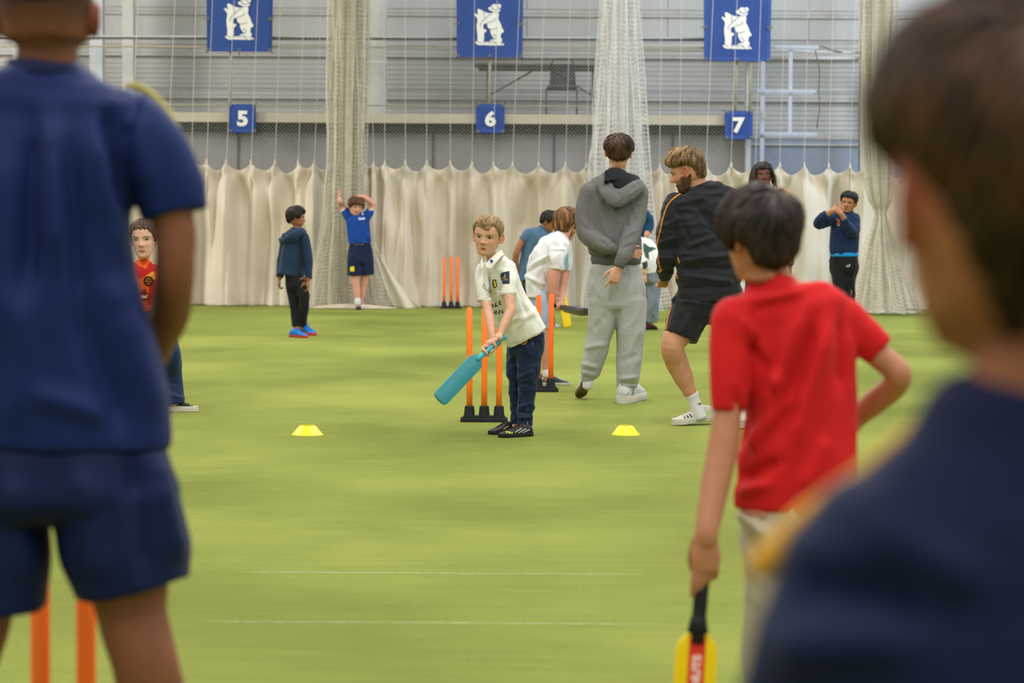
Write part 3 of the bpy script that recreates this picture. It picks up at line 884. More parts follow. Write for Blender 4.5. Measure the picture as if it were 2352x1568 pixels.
class Person:
    def __init__(s, label, d, px, group=None, vox=.005):
        s.d, s.k = d, d / F
        b = at(px, 800, d); b.z = 0
        s.root = empty('person', b, label, 'person', group)
        s.B = MB(); s.vox = vox; s.tints = []; s.bvh = {}; s.hm = None; s.protect = []; s.bodyobj = None
        s.rnd = random.Random(int(px * 7 + d * 13))
    def p(s, x, y, dy=0): return at(x, y, s.d + dy)
    def tube(s, mb, pts, side=None, sub=5, n=18, ends=(0, 0), power=1.0):
        P = [s.p(q[0], q[1], q[2]) for q in pts]
        R = [((q[3] * s.k, (q[4] if len(q) > 4 else q[3]) * s.k)) for q in pts]
        k0 = len(mb.v)
        mb.tube(P, R, side=side, sub=sub, n=n, ends=ends, power=power)
        e0 = 3 if ends[0] else 0; e1 = 3 if ends[1] else 0
        a = np.array([tuple(v) for v in mb.v[k0:]]).reshape(-1, n, 3)
        a = a[e0:len(a) - e1] if e1 else a[e0:]
        s.last = a
    def limb(s, pts, side=None, sub=5, n=16, ends=(1, 1)):
        s.tube(s.B, pts, side, sub, n, ends)
    # ---------------------------------------------------------- head
    def head(s, x, y, dy, hpx, yaw=0, pitch=0, roll=0, wide=1.05, nose=1., brow=1., ears=1., face=True, eye='#5a4630', brows='#5a4028', lips='#b0685c', beard=None, gaze=(0, 0), eye_open=1.0, mouth_open=0., smile=0., es=1., ms=1.):
        s.hc = s.p(x, y, dy); s.hh = hpx * s.k
        M = Matrix.Rotation(math.pi + math.radians(yaw), 3, 'Z') @ Matrix.Rotation(-math.radians(pitch), 3, 'X') @ Matrix.Rotation(math.radians(roll), 3, 'Y')
        s.M = M; s.wide = wide
        H = lambda X, Y, Z: s.hc + M @ (V((X, Y, Z)) * s.hh)
        s.H = H
        n, m = 72, 52
        rings = []
        for j in range(1, m):
            z = .5 * math.sin(-math.pi / 2 + math.pi * j / m)
            a = np.arange(n) * 2 * np.pi / n
            X, Y = hsurf(a, z, wide)
            msk = np.clip(np.cos(a) * 1.6, 0, 1)
            Y = Y + feat(X, z, nose, brow) * msk
            rings.append([H(X[i], Y[i], z) for i in range(n)])
        s.B.rings(rings)
        # ears
        for sd in (-1, 1):
            ex = float(np.interp(-.02, *TW)) * wide
            Me = M @ Matrix.Rotation(sd * math.radians(24), 3, 'Z')
            c = H(sd * (ex + .012 * ears), -.055, -.03)
            R = [V((0, -math.cos(t) * (.068 + .01 * math.sin(t)), math.sin(t) * .125)) for t in np.linspace(-1.9, 3.2, 15)]
            s.B.tube([c + Me @ ((q + V((sd * (.018 + .02 * ears * (q.y < 0)), 0, 0))) * s.hh) for q in R], .021 * s.hh, n=8, ends=(1, 1))
            s.B.ell(c, (.034 * s.hh, .066 * s.hh, .112 * s.hh), M=Me, n=12)
            s.B.ell(c + Me @ V((sd * .012, .02, -.1)) * s.hh, (.022 * s.hh, .03 * s.hh, .035 * s.hh), M=Me, n=8)
        s.face_args = dict(nose=nose, brow=brow)
        def patch(name, uv, fn, m, nu, nv, off, mi=None):
            """surface patch over the face: uv grid -> (x, z, extra)"""
            mb = MB(); vs = []; fs = []; mis = []
            for j in range(nv + 1):
                for i in range(nu + 1):
                    X, Z, e = fn(i / nu, j / nv)
                    vs.append(H(X, float(fronty(X, Z, wide, nose=nose, brow=brow)) + off + e, Z))
            for j in range(nv):
                for i in range(nu):
                    q = j * (nu + 1) + i
                    fs.append((q, q + 1, q + nu + 2, q + nu + 1))
                    mis.append(mi((i + .5) / nu, (j + .5) / nv) if mi else 0)
            mb.add(vs, fs); mb.mi = mis
            return mb.build(name, m, s.root, smooth=True)
        if face:
            for sd in (-1, 1):
                hw, hh_ = .066 * es, .027 * eye_open * es
                cx, cz = .145 * sd, .012
                def fe(u, v, sd=sd):
                    t = u * 2 - 1
                    ww = (1 - t * t) ** .75
                    vv = v * 2 - 1
                    top = hh_ * 1.25 * ww; bot = hh_ * .75 * ww
                    zz = cz + (top * vv if vv > 0 else bot * vv) - .006 * t * sd * 0
                    return cx + hw * t, zz, .010 * (1 - t * t) * (1 - vv * vv * .6)
                def me_(u, v, sd=sd):
                    t = u * 2 - 1; ww = (1 - t * t) ** .75; vv = v * 2 - 1
                    dz = (hh_ * 1.25 * ww * vv if vv > 0 else hh_ * .75 * ww * vv); dx = hw * t
                    r = math.hypot(dx - gaze[0], dz - .003 - gaze[1])
                    if vv > .72 or (abs(t) > .93): return 3
                    return 2 if r < .013 * es else (1 if r < .029 * es else 0)
                patch('eye', None, fe, [sclera, iris(eye), pupil, lash], 44, 24, .004, me_)
                patch('eyelid', None, lambda u, v, sd=sd: (cx + (u * 2 - 1) * (hw + .006), cz + hh_ * 1.25 * max(1 - (u * 2 - 1) ** 2, 0) ** .75 + .004 + .020 * v * max(.1, 1 - (u * 2 - 1) ** 2), .012 * (1 - (u * 2 - 1) ** 2) * (1 - v) + .002), s.lidmat, 14, 4, .006)
                bm_ = mat('brow_' + brows.strip('#'), brows, .8, var=.2, vs=200)
                patch('eyebrow', None, lambda u, v, sd=sd: (sd * (.062 + .17 * u), .082 + .026 * math.sin(u * 2.4) - .018 * u * u + (.012 * (1 - .7 * u)) * (v * 2 - 1), .001), bm_, 14, 3, .008)
            lm = mat('lips_' + lips.strip('#'), lips, .45, var=.06, vs=80, spec=.4)
            md = mat('mouth_dark', '#4a201c', .6)
            zl = -.262
            def fl(u, v):
                t = u * 2 - 1; w = (1 - abs(t) ** 2.2)
                top = (.027 + .006 * math.cos(t * 6) * (abs(t) < .5)) * w; bot = .034 * w
                vv = v * 2 - 1
                return .098 * ms * t, zl + smile * .03 * t * t + (top * vv if vv > 0 else bot * vv), .006 * (1 - abs(vv)) * w
            patch('lips', None, fl, [lm, md], 22, 13, .007, lambda u, v: 1 if abs((v - .5) * 2) < .10 + mouth_open and abs(u - .5) < .44 else 0)
        if beard:
            s.beard = beard
        return s
    def hair(s, hl, thick, m, cols=None, crown=(0, -.42, .9), locks=300, lock_len=.35, lock_r=.016, lift=.012, rough=.03, name='hair', tintf=None, seed=1, lump=.0, swirl=.5, thickf=None, soft=.05, topf=None):
        """hl: list of (azimuth deg 0=front .. 180=back, lowest z of the hair); thick in head units"""
        wide = s.wide; H = s.H; n, mm = 84, 60
        az = [q[0] for q in hl]; zz = [q[1] for q in hl]
        rnd = random.Random(seed)
        rings = []; tcol = []
        for j in range(1, mm):
            z = .5 * math.sin(-math.pi / 2 + math.pi * j / mm)
            if z < min(zz) - .09: continue
            row = []
            for i in range(n):
                a = 2 * math.pi * i / n
                X, Y = hsurf(np.array(a), np.array(z), wide); X, Y = float(X), float(Y)
                ad = abs((math.degrees(a) + 180) % 360 - 180)
                zb = np.interp(ad, az, zz) + .02 * noise.noise(V((a * 6, seed, 3)))
                u = max(0., min(1., (z - zb) / soft + .5)); u = u * u * (3 - 2 * u)
                th = thick if not thickf else thickf(ad, z, math.sin(a))
                nn = V((X, Y + .03, z * 1.0)).normalized()
                dn = noise.noise(V((X * 9, Y * 9, z * 4 + seed))) * rough + noise.noise(V((X * 3.3, Y * 3.3, z * 3.3 + seed * 2))) * lump
                t = u * (th + dn * (th / .06 if th < .06 else 1)) - (1 - u) * .06
                q = V((X, Y, z)) + nn * t
                row.append(H(*q))
                tcol.append(tintf(ad, z, q) if tintf else (1, 1, 1))
            rings.append(row)
        mb = MB(); mb.rings(rings)
        bv = BVHTree.FromPolygons([V(p) for p in mb.v], mb.f)
        cr = V(crown).normalized()
        cen = V((0, -.03, .02))
        cnt = 0
        for _ in range(locks * 3):
            if cnt >= locks: break
            q = V((rnd.gauss(0, 1), rnd.gauss(0, 1), rnd.gauss(0, 1))).normalized()
            pt = q * .4
            a = math.degrees(math.atan2(pt.x, pt.y)); ad = abs(a)
            if pt.z < np.interp(ad, az, zz) + .03: continue
            L = lock_len * (.6 + .7 * rnd.random()); st = 5
            th = thick if not thickf else thickf(ad, pt.z, math.copysign(1, pt.x))
            if th < .03: continue
            pts = []; cur = q.copy(); sw = swirl * (.5 + rnd.random())
            ok = True
            for k in range(st + 1):
                o = H(*(cen)); dr = (s.M @ cur)
                hit, nor, _i, _d = bv.ray_cast(o, dr, 1.0)
                if hit is None: ok = False; break
                if nor.dot(dr) < 0: nor = -nor
                pts.append(hit + nor * (s.hh * (lift * (math.sin(math.pi * (k + .4) / st)) - (.012 if k in (0,) else 0) + .006)))
                lo = s.M.transposed() @ ((hit - s.hc) / s.hh)
                if k > 1 and lo.z < np.interp(abs(math.degrees(math.atan2(lo.x, lo.y))), az, zz) - .004: break
                ax = cr.cross(cur)
                if ax.length < .05: ax = V((1, 0, 0))
                ax = (ax.normalized() + cur * sw * .4).normalized()
                cur = (Matrix.Rotation(L / .42 / st, 3, ax) @ cur).normalized()
            if not ok or len(pts) < 3: continue
            cnt += 1
            k0 = len(mb.v)
            r = lock_r * s.hh * (.7 + .6 * rnd.random())
            mb.tube(pts, [r * f for f in (.5, 1, 1, .85, .55, .12)][:len(pts) - 2] + [r * .5, r * .12], n=5)
            tint = .5 + 1.15 * rnd.random()
            base = tintf(ad, pt.z, pt) if tintf else (1, 1, 1)
            tcol += [tuple(c * tint for c in base)] * (len(mb.v) - k0)
        me = mb.mesh('hair'); setcol(me, np.array(tcol))
        o = link(name, me, m, s.root, smooth=True)
        s.hairobj = o
        return o
    # ---------------------------------------------------------- hands
    def hand(s, w, dirn, palm, thumb, size, curl=.5, spread=.05, curls=None, palm_len=.48, mb=None, tuck=False):
        mb = mb or s.B
        d = V(dirn).normalized(); x = V(thumb); x = (x - d * x.dot(d)).normalized()
        pn = V(palm); pn = (pn - d * pn.dot(d) - x * pn.dot(x)).normalized()
        w = V(w); z = size
        s.protect.append((w + d * z * .5, z * .52))
        kn = w + d * palm_len * z
        mb.tube([w - d * .06 * z, w + d * .12 * z, w + d * .32 * z, kn + d * .02 * z], [(.13 * z, .10 * z), (.17 * z, .105 * z), (.21 * z, .09 * z), (.20 * z, .065 * z)], side=x, n=16, sub=3, ends=(0, 1), power=.85)
        for i, (ox, ln) in enumerate(((.155, .42), (.053, .47), (-.05, .43), (-.15, .34))):
            b = kn + x * ox * z - d * .03 * z - pn * .0
            c = curls[i] if curls else curl
            dd = (d + x * (ox * spread * 4)).normalized()
            pts = [b - dd * .04 * z, b]; ang = c * .5
            for f in (.46, .30, .26):
                dd = (Matrix.Rotation(ang, 3, d.cross(pn).normalized()) @ dd).normalized()
                b = b + dd * ln * z * f; pts.append(b); ang = c
            r = max(.050 * z, s.vox * 1.35)
            mb.tube(pts, [r, r, r * .95, r * .9, r * .8], n=10, sub=3, ends=(0, 1))
        b = w + d * .10 * z + x * .13 * z + pn * .03 * z
        td = (d * .75 + x * .65 + pn * .25).normalized()
        if tuck: td = (d * .8 + x * .12 + pn * .6).normalized()
        p1 = b + td * .2 * z; p2 = p1 + (td + d * .5 - x * .1).normalized() * .17 * z; p3 = p2 + (td * .4 + d * .8 - x * .2 + pn * .15).normalized() * .13 * z
        r = max(.054 * z, s.vox * 1.4)
        mb.tube([b, p1, p2, p3], [r * 1.35, r * 1.15, r, r * .8], n=10, sub=3, ends=(1, 1))
    def grip(s, w, c, axis, rh, size, sense=1, thumb_dir=1, arc=235, mb=None):
        """fingers wrapped round a handle: w wrist, c handle centre under the palm, axis along the handle towards the thumb side"""
        mb = mb or s.B
        w, c, ax = V(w), V(c), V(axis).normalized()
        e0 = (w - c); e0 = (e0 - ax * e0.dot(ax)).normalized()
        e1 = ax.cross(e0) * sense
        z = size; rf = max(.054 * z, s.vox * 1.3)
        s.protect.append((c, z * .5))
        pc = c + e0 * (rh + .085 * z) - e1 * rf * .4
        mb.tube([w, w.lerp(pc, .5), pc, pc + e1 * .10 * z - e0 * .02 * z], [(.13 * z, .11 * z), (.17 * z, .12 * z), (.20 * z, .10 * z), (.19 * z, .06 * z)], side=ax, n=16, sub=3, ends=(0, 1), power=.85)
        for i in range(4):
            ci = c + ax * (1.5 - i) * .105 * z
            pts = []
            A = arc * (1 - .10 * abs(i - 1.2))
            for k in range(9):
                a = math.radians(8 + (A - 8) * k / 8)
                rr = rh + rf * (1.25 if k in (0, 1) else .92) + (.05 * z if k == 0 else 0)
                # knuckle bends: slightly polygonal arc
                rr += rf * .28 * abs(math.sin(a * 1.5))
                pts.append(ci + (e0 * math.cos(a) + e1 * math.sin(a)) * rr)
            mb.tube(pts, [rf * 1.05] * 4 + [rf] * 3 + [rf * .93, rf * .85], n=9, ends=(1, 1))
        ct = c + ax * .24 * z * thumb_dir
        pts = [pc + ax * .12 * z * thumb_dir + e0 * .02 * z]
        for k, a in enumerate((-20, -60, -100, -135)):
            a = math.radians(a); pts.append(ct + (e0 * math.cos(a) + e1 * math.sin(a)) * (rh + rf) + ax * .02 * z * k * thumb_dir)
        mb.tube(pts, [rf * 1.5, rf * 1.35, rf * 1.2, rf * 1.1, rf * .9], n=10, sub=2, ends=(1, 1))
    # ---------------------------------------------------------- meshes
    def carve(s, rings, ends, keep=.77, lim=1.30, maxd=.035):
        """draws the body in under a garment tube so that skin never shows through cloth"""
        co = s.bodyco; n = rings.shape[1]
        C = rings.mean(1)
        u = rings[:, 0] - C; w = rings[:, n // 4] - C
        ra = np.linalg.norm(u, axis=1); rb = np.linalg.norm(w, axis=1)
        u = u / ra[:, None]; w = w / rb[:, None]
        mn = rings.reshape(-1, 3).min(0) - .04; mx = rings.reshape(-1, 3).max(0) + .04
        idx = np.where(((co > mn) & (co < mx)).all(1))[0]
        for (c, r) in s.protect: idx = idx[np.linalg.norm(co[idx] - np.array(c), axis=1) > r]
        if not len(idx): return
        q = co[idx]
        T = np.cross(u, w)
        d = q[:, None, :] - C[None]
        ax = (d * T[None]).sum(2)
        D = np.linalg.norm(d, axis=2)
        j = D.argmin(1); m = len(C)
        r_ = np.arange(len(idx))
        a = ax[r_, j]; dd = d[r_, j] - T[j] * a[:, None]
        uu = (dd * u[j]).sum(1); ww = (dd * w[j]).sum(1)
        rn = np.sqrt((uu / ra[j]) ** 2 + (ww / rb[j]) ** 2)
        sg = np.sign((C[-1] - C[0]) @ T[m // 2]) or 1
        beyond = ((j == m - 1) & (a * sg > -.002) & (not ends[1])) | ((j == 0) & (a * sg < .002) & (not ends[0]))
        near_end = 0
        ok = (~beyond) & (rn > keep) & (rn < lim) & (np.abs(a) < .06)
        f = keep / rn
        mv = np.linalg.norm(dd, axis=1) * (1 - f)
        ok &= mv < maxd
        q2 = q - dd * (1 - f)[:, None]
        co[idx[ok]] = q2[ok]
        me = s.bodyobj.data
        setco(me, co - np.array(s.root.location))
    def skin(s, m, it=3, extra=None, dec=None, name='body', it_w=.5):
        me = remesh(s.B, s.vox, it, it_w, dec or .42)
        co = getco(me); tint = np.ones((len(co), 3))
        if s.hh:
            Mi = np.array(s.M.transposed())
            L = (co - np.array(s.hc)) @ Mi.T / s.hh
            x, y, z = L.T
            inh = (np.abs(z) < .52) & (np.abs(x) < .5) & (np.abs(y) < .55)
            ear = inh & (np.abs(x) > .30 * s.wide) & (z > -.2) & (z < .13) & (y < .05)
            tint[ear] *= (1.06, .80, .74)
            ch = np.exp(-((np.abs(x) - .18) / .08) ** 2 - ((z + .13) / .07) ** 2) * inh * (y > .1)
            tint *= 1 - ch[:, None] * np.array([0, .10, .10])
            ns = np.exp(-(x / .06) ** 2 - ((z + .12) / .05) ** 2) * inh * (y > .3)
            tint *= 1 - ns[:, None] * np.array([0, .12, .12])
            ey = np.exp(-((np.abs(x) - .145) / .07) ** 2 - ((z - .0) / .045) ** 2) * inh * (y > .1)
            tint *= 1 - ey[:, None] * np.array([.16, .22, .20])
            s.loc = L
        if extra: extra(co, s.loc if s.hh else None, tint)
        for fn in s.tints: fn(co, tint)
        setcol(me, tint)
        s.bvh['body'] = BVHTree.FromPolygons([V(p) for p in co], [tuple(p.vertices) for p in me.polygons])
        s.bodyco = co
        s.bodyobj = link(name, me, m, s.root, smooth=True)
        return s.bodyobj
    def garment(s, name, parts, m, vox=None, it=4, amp=.006, freq=6., stretch=(1, 1, .35), seed=0, folds=(), paint=(), side=None, power=.9, fill=1., dec=None, label=None, ridge=.7, fac=.5, hem=None, extra_mb=None, carve=True):
        """parts: list of dict(pts=[(x,y,dy,ra,rb)..], side=, ends=) in pixel units of this person"""
        mb = extra_mb or MB()
        for q in parts:
            s.tube(mb, q['pts'], q.get('side', side), q.get('sub', 6), q.get('n', 28), q.get('ends', (0, 0)), q.get('power', power))
            if carve and s.bodyobj is not None: s.carve(s.last, q.get('ends', (0, 0)))
        vox = (vox or s.vox * 1.15) * 1.25
        me = remesh(mb, vox, it, fac, dec)
        co = getco(me); no = getno(me)
        disp = np.zeros(len(co)); amp = amp * 1.3
        if amp:
            st = stretch
            for i, p in enumerate(co):
                q = V((p[0] * freq * st[0], p[1] * freq * st[1], p[2] * freq * st[2] + seed * 3.7))
                a = noise.noise(q); b = noise.noise(q * 2.5 + V((5, seed, 1)))
                disp[i] = amp * (ridge * (1 - 3.2 * abs(a)) + (1 - ridge) * a * 2 + .8 * (.35 - 1.9 * abs(b)))
        pr = proj(co)
        cam_side = (no @ np.array(fw)) < .25
        for (x0, y0, x1, y1, am, wd) in folds:
            a = np.array([x0, y0]); dv = np.array([x1 - x0, y1 - y0]); L2 = (dv ** 2).sum()
            t = np.clip(((pr - a) @ dv) / L2, 0, 1)
            dist = np.sqrt(((pr - (a + t[:, None] * dv)) ** 2).sum(1))
            disp += 1.45 * am * np.exp(-(dist / wd) ** 2) * cam_side * np.minimum(1, np.minimum(t * 4 + .25, (1 - t) * 4 + .25))
        co = co + no * disp[:, None]
        setco(me, co)
        tint = np.ones((len(co), 3))
        for pt in paint:
            if callable(pt): pt(co, pr, no, tint)
            else:
                poly, c = pt
                tint[inpoly(pr, poly)] = c
        setcol(me, tint)
        o = link(name, me, m, s.root, smooth=True)
        s.bvh[name] = BVHTree.FromPolygons([V(p) for p in co], [tuple(p.vertices) for p in me.polygons])
        if label: o['label'] = label
        return o
    def decal(s, target, polys, m, name='print', off=.0022, parent=None, step=5., tris=None, lines=(), lw=1., solid=True, label=None):
        """flat print cut out in pixel outline and laid onto the cloth surface"""
        if tris is not None: mb = MB(); mb.add([(x, y, 0) for x, y in tris[0]], tris[1])
        else: mb = poly_fill(polys, lambda x, y: (x, y, 0), lines, lw)
        bm = bmesh.new(); bm.from_mesh(mb.mesh())
        for _ in range(6):
            es = [e for e in bm.edges if e.calc_length() > step]
            if not es: break
            bmesh.ops.subdivide_edges(bm, edges=es, cuts=1)
            bmesh.ops.triangulate(bm, faces=bm.faces)
        dead = []
        for v in bm.verts:
            hit = None
            for tg in ([target] if isinstance(target, str) else target):
                h, nrm, _, dist = s.bvh[tg].ray_cast(CAMP, ray(v.co.x, v.co.y))
                if h is not None and (hit is None or dist < hit[2]): hit = (h, nrm, dist)
            if hit is None: dead.append(v)
            else:
                nn = hit[1]
                if nn.dot(fw) > 0: nn = -nn
                v.co = hit[0] + nn * off - ray(v.co.x, v.co.y) * off * .5
        bmesh.ops.delete(bm, geom=dead, context='VERTS')
        lng = [f for f in bm.faces if max(e.calc_length() for e in f.edges) > step * s.k * 5]
        bmesh.ops.delete(bm, geom=lng, context='FACES')
        me = bpy.data.meshes.new(name); bm.to_mesh(me); bm.free()
        if not me.vertices: return None
        o = link(name, me, m, parent or s.root, smooth=True)
        if label: o['label'] = label
        return o
    def text(s, target, txt, x, y, h, m, rot=0, bold=.0, sx=1., **k):
        vs, fs, w = text_tris(txt, bold)
        c, sn = math.cos(math.radians(rot)), math.sin(math.radians(rot))
        pts = [(x + (a * sx * c + b * sn) * h, y + (a * sx * sn - b * c) * h) for a, b in vs]
        return s.decal(target, None, m, name=k.pop('name', 'lettering'), tris=(pts, fs), **k)
    # ---------------------------------------------------------- shoes
    def shoe(s, heel, toe, m, sole_m, width=1., hgt=1., lace_m=None, stripes=None, stripe_m=None, pitch=0, sole_h=.10, z=0, accent=None, high=0.):
        h, t = V(heel), V(toe); h.z = z; t.z = z
        L = (t - h).length; f = (t - h).normalized(); sd = V((-f.y, f.x, 0))
        up = V((0, 0, 1))
        if pitch:
            R = Matrix.Rotation(math.radians(pitch), 3, sd); f = R @ f; up = R @ up
            h = t - f * L
        def P(a, b, c): return h + f * (a * L) + sd * (b * L) + up * (c * L)
        T = [0, .03, .1, .2, .32, .45, .6, .75, .88, .96, 1.0]
        Wd = [.05, .085, .115, .125, .115, .12, .145, .155, .135, .085, .03]
        Hh = [.20, .27, .32, .34 + high, .35 + high, .32, .245, .19, .15, .11, .07]
        mb = MB(); rings = []
        g = np.linspace(0, 1, 26)
        for a in g:
            w = np.interp(a, T, Wd) * width; hh = np.interp(a, T, Hh) * hgt
            ring = []
            for k in range(18):
                q = 2 * math.pi * k / 18
                cy, cz = math.cos(q), math.sin(q)
                yy = math.copysign(abs(cy) ** .7, cy) * w
                zz = sole_h * .6 + (hh - sole_h * .6) * (math.copysign(abs(cz) ** (.85), cz) * .5 + .5)
                yy *= 1 - .42 * max(0, (zz - .12) / .25) if a < .55 else 1 - .25 * max(0, (zz - .08) / .2)
                ring.append(P(a, yy, zz + (.02 * a if False else 0)))
            rings.append(ring)
        mb.rings(rings)
        o = mb.build('shoe', m, s.root, smooth=True)
        s.bvh['shoe'] = BVHTree.FromPolygons([V(p) for p in mb.v], mb.f)
        off = V(o.parent.location)
        sb = MB(); rings = []
        for zc, sc in ((0.0, .93), (.015, 1.0), (sole_h * .6, 1.03), (sole_h, .98), (sole_h + .004, .9)):
            ring = []
            for a in g: ring.append((a, np.interp(a, T, Wd) * width * 1.05 * sc + .004))
            pts = [P(a * 1.02 - .01, w, zc + .03 * max(0, a - .8) * 2 * (1 - zc / max(sole_h, .01))) for a, w in ring] + [P(a * 1.02 - .01, -w, zc + .03 * max(0, a - .8) * 2 * (1 - zc / max(sole_h, .01))) for a, w in ring[::-1]]
            rings.append(pts)
        sb.rings(rings)
        link('sole', sb.mesh(), sole_m, o, smooth=False)
        if lace_m:
            lb = MB()
            for i in range(5):
                a = .40 + i * .075; hh = np.interp(a, T, Hh) * hgt + .006; w = .052
                lb.tube([P(a, -w, hh - .03), P(a + .02, 0, hh + .006), P(a + .035, w, hh - .03)], .011 * L, n=6, sub=2)
                lb.tube([P(a, w, hh - .03), P(a + .02, 0, hh + .004), P(a + .035, -w, hh - .03)], .011 * L, n=6, sub=2)
            for b in (-1, 1):
                lb.tube([P(.38, 0, .36 * hgt), P(.42, b * .06, .39 * hgt), P(.46, b * .10, .33 * hgt), P(.40, b * .04, .36 * hgt)], .009 * L, n=5, sub=3)
            link('lace', lb.mesh(), lace_m, o, smooth=True)
        return o
def inpoly(pr, poly):
    x, y = pr.T; r = np.zeros(len(x), bool); n = len(poly)
    for i in range(n):
        x0, y0 = poly[i]; x1, y1 = poly[(i + 1) % n]
        c = ((y0 > y) != (y1 > y)) & (x < (x1 - x0) * (y - y0) / ((y1 - y0) or 1e-9) + x0)
        r ^= c
    return r
Person.lidmat = None
Person.hh = None
def lid(c): return mat('lid_' + c.strip('#'), c, .5, var=.05)
def cricket_bat(name, label, hend, sho, toe, face_n, m_blade, m_grip, width=.10, thick=.035, hr=.014, group=None, rise=.012):
    """hend: handle end, sho: shoulder centre, toe: toe centre (world)"""
    hend, sho, toe = V(hend), V(sho), V(toe)
    root = empty(name, toe, label, 'bat', group)
    ax = (toe - sho).normalized(); L = (toe - sho).length
    n_ = V(face_n); n_ = (n_ - ax * n_.dot(ax)).normalized(); sd = ax.cross(n_)
    mb = MB(); rings = []
    prof = [(-.10, .16, .5), (-.05, .25, .55), (0.0, .62, .6), (.03, .88, .7), (.08, .98, .8), (.3, 1, .9), (.7, 1, 1.05), (.93, 1, .85), (.975, .9, .65), (1.0, .68, .42)]
    for t, w, th in prof:
        c = sho + ax * (L * t); W_ = width / 2 * w; Tt = thick * th
        # flat face on +n, spine on the back
        pts = [(-W_, -.0), (-W_ * .96, .0045), (W_ * .96, .0045), (W_, 0), (W_ * .97, -Tt * .45), (W_ * .5, -Tt * .8), (0, -Tt), (-W_ * .5, -Tt * .8), (-W_ * .97, -Tt * .45)]
        rings.append([c + sd * a + n_ * b for a, b in pts])
    mb.rings(rings)
    me = evalmesh(mb.mesh(), [('BEVEL', dict(width=.003, segments=2, limit_method='ANGLE', angle_limit=.5))])
    bl = link('blade', me, m_blade, root, smooth=True)
    hb = MB()
    he = (hend - sho)
    hb.tube([sho + ax * .03 * L, sho + he * .08, sho + he * .93, sho + he * .95, hend], [hr * .95, hr, hr * 1.02, hr * 1.18, hr * 1.18], n=16, ends=(0, .25))
    hb.build('handle', m_grip, root, smooth=True)
    return root, (sho, ax, n_, sd, L)
# ------------------------------------------------------------------ the batting boy in the white polo
white_polo = cloth('white_polo', '#e6e4d8', fold=.2, fs=9)
navy_trk = cloth('navy_track', '#12233f', fold=.35, fs=10, rough=.6, sheen=.1)
skin_fair = skin_mat('fair', '#d3a083')
blk_shoe = mat('black_shoe', '#2c2a29', .55, var=.2, vs=40, attr=None)
blk_sole = mat('black_sole', '#1d1c1d', .7)
P = Person('young boy in a white polo and navy track trousers holding a turquoise bat', 14.25, 1185, vox=.0038)
P.lidmat = lid('#c08e74')
P.head(1120, 543, -.16, 88, yaw=-16, pitch=7, roll=-5, wide=1.08, nose=.95, brow=.6, ears=1.5, eye_open=.95, es=1.12, ms=.84, eye='#3b4145', brows='#a07a52', lips='#b9665a', mouth_open=.16)
P.limb([(1126, 566, -.13, 14), (1130, 585, -.11, 14.5), (1138, 610, -.08, 20)])
S = V((.87, -.42, 0))
P.limb([(1138, 606, -.08, 26, 18), (1148, 640, -.06, 36, 24), (1172, 700, -.02, 37, 26), (1200, 760, .0, 38, 27), (1208, 800, .0, 38, 27)], side=S)
# arms
P.limb([(1166, 626, -.14, 17), (1168, 660, -.18, 14), (1171, 700, -.22, 12), (1172, 715, -.24, 11.5), (1161, 740, -.27, 10.5), (1150, 765, -.30, 8)])
P.limb([(1106, 628, -.12, 15), (1112, 670, -.16, 12), (1120, 710, -.21, 10.5), (1125, 735, -.25, 10.5), (1129, 762, -.29, 9), (1131, 782, -.31, 7.5)])
hA, hB = P.p(1158, 772, -.28), P.p(1098, 824, -.42)
toe = P.p(1008, 919, -.58)
axis = (hA - hB).normalized()
hz = hB.lerp(hA, .72); lz = hB.lerp(hA, .40)
P.grip(P.p(1150, 768, -.31), hz, axis, .0155, .138, sense=-1, thumb_dir=-1)
P.grip(P.p(1130, 784, -.33), lz, axis, .0155, .138, sense=-1, thumb_dir=-1)
# legs (inside the trousers)
P.limb([(1216, 790, 0, 30), (1213, 865, 0, 19), (1210, 900, 0, 17), (1206, 970, 0, 11), (1206, 990, 0, 10)])
P.limb([(1192, 790, .08, 26), (1184, 860, .1, 17), (1188, 915, .1, 14), (1186, 985, .1, 10)])
P.skin(skin_fair, it=3)
def fade(ad, z, q):
    # short sides are paler and greyer than the straw-brown top
    t = max(0, min(1, (z - .10) / .18))
    return tuple(.78 * (1 - t) + 1.0 * t for _ in range(3))
P.hair([(0, .27), (18, .28), (38, .33), (52, .27), (62, .14), (70, .05), (80, -.08), (92, .0), (104, .02), (122, -.12), (180, -.2)], .045, hair_mat('straw', '#7c6041', '#a98d63'), locks=900, lock_len=.34, lock_r=.009, lift=.006, rough=.010, crown=(-.1, -.62, .78), tintf=fade, thickf=lambda ad, z, sg: .012 + .042 * max(0, min(1, (z - .10) / .25)), swirl=.25)
# fringe swept onto the forehead
mbf = MB(); tc_ = []
for i in range(46):
    t = i / 45; x = .20 - .36 * t
    z0 = .40; zl = .22 + .05 * math.sin(t * 5) + .10 * abs(t - .45)
    pts = []
    for k in range(5):
        u = k / 4; X = x + .06 * u * (1 if t < .5 else .4); Z = z0 + (zl - z0) * u
        pts.append(P.H(X, float(fronty(X, Z, P.wide)) + .03 - .012 * u, Z))
    k0 = len(mbf.v); mbf.tube(pts, [P.hh * q for q in (.012, .016, .015, .012, .004)], n=5)
    tc_ += [(.75 + .5 * P.rnd.random(),) * 3] * (len(mbf.v) - k0)
me = mbf.mesh(); setcol(me, np.array(tc_)); link('fringe', me, hair_mat('straw', '#8a6b48'), P.hairobj, smooth=True)
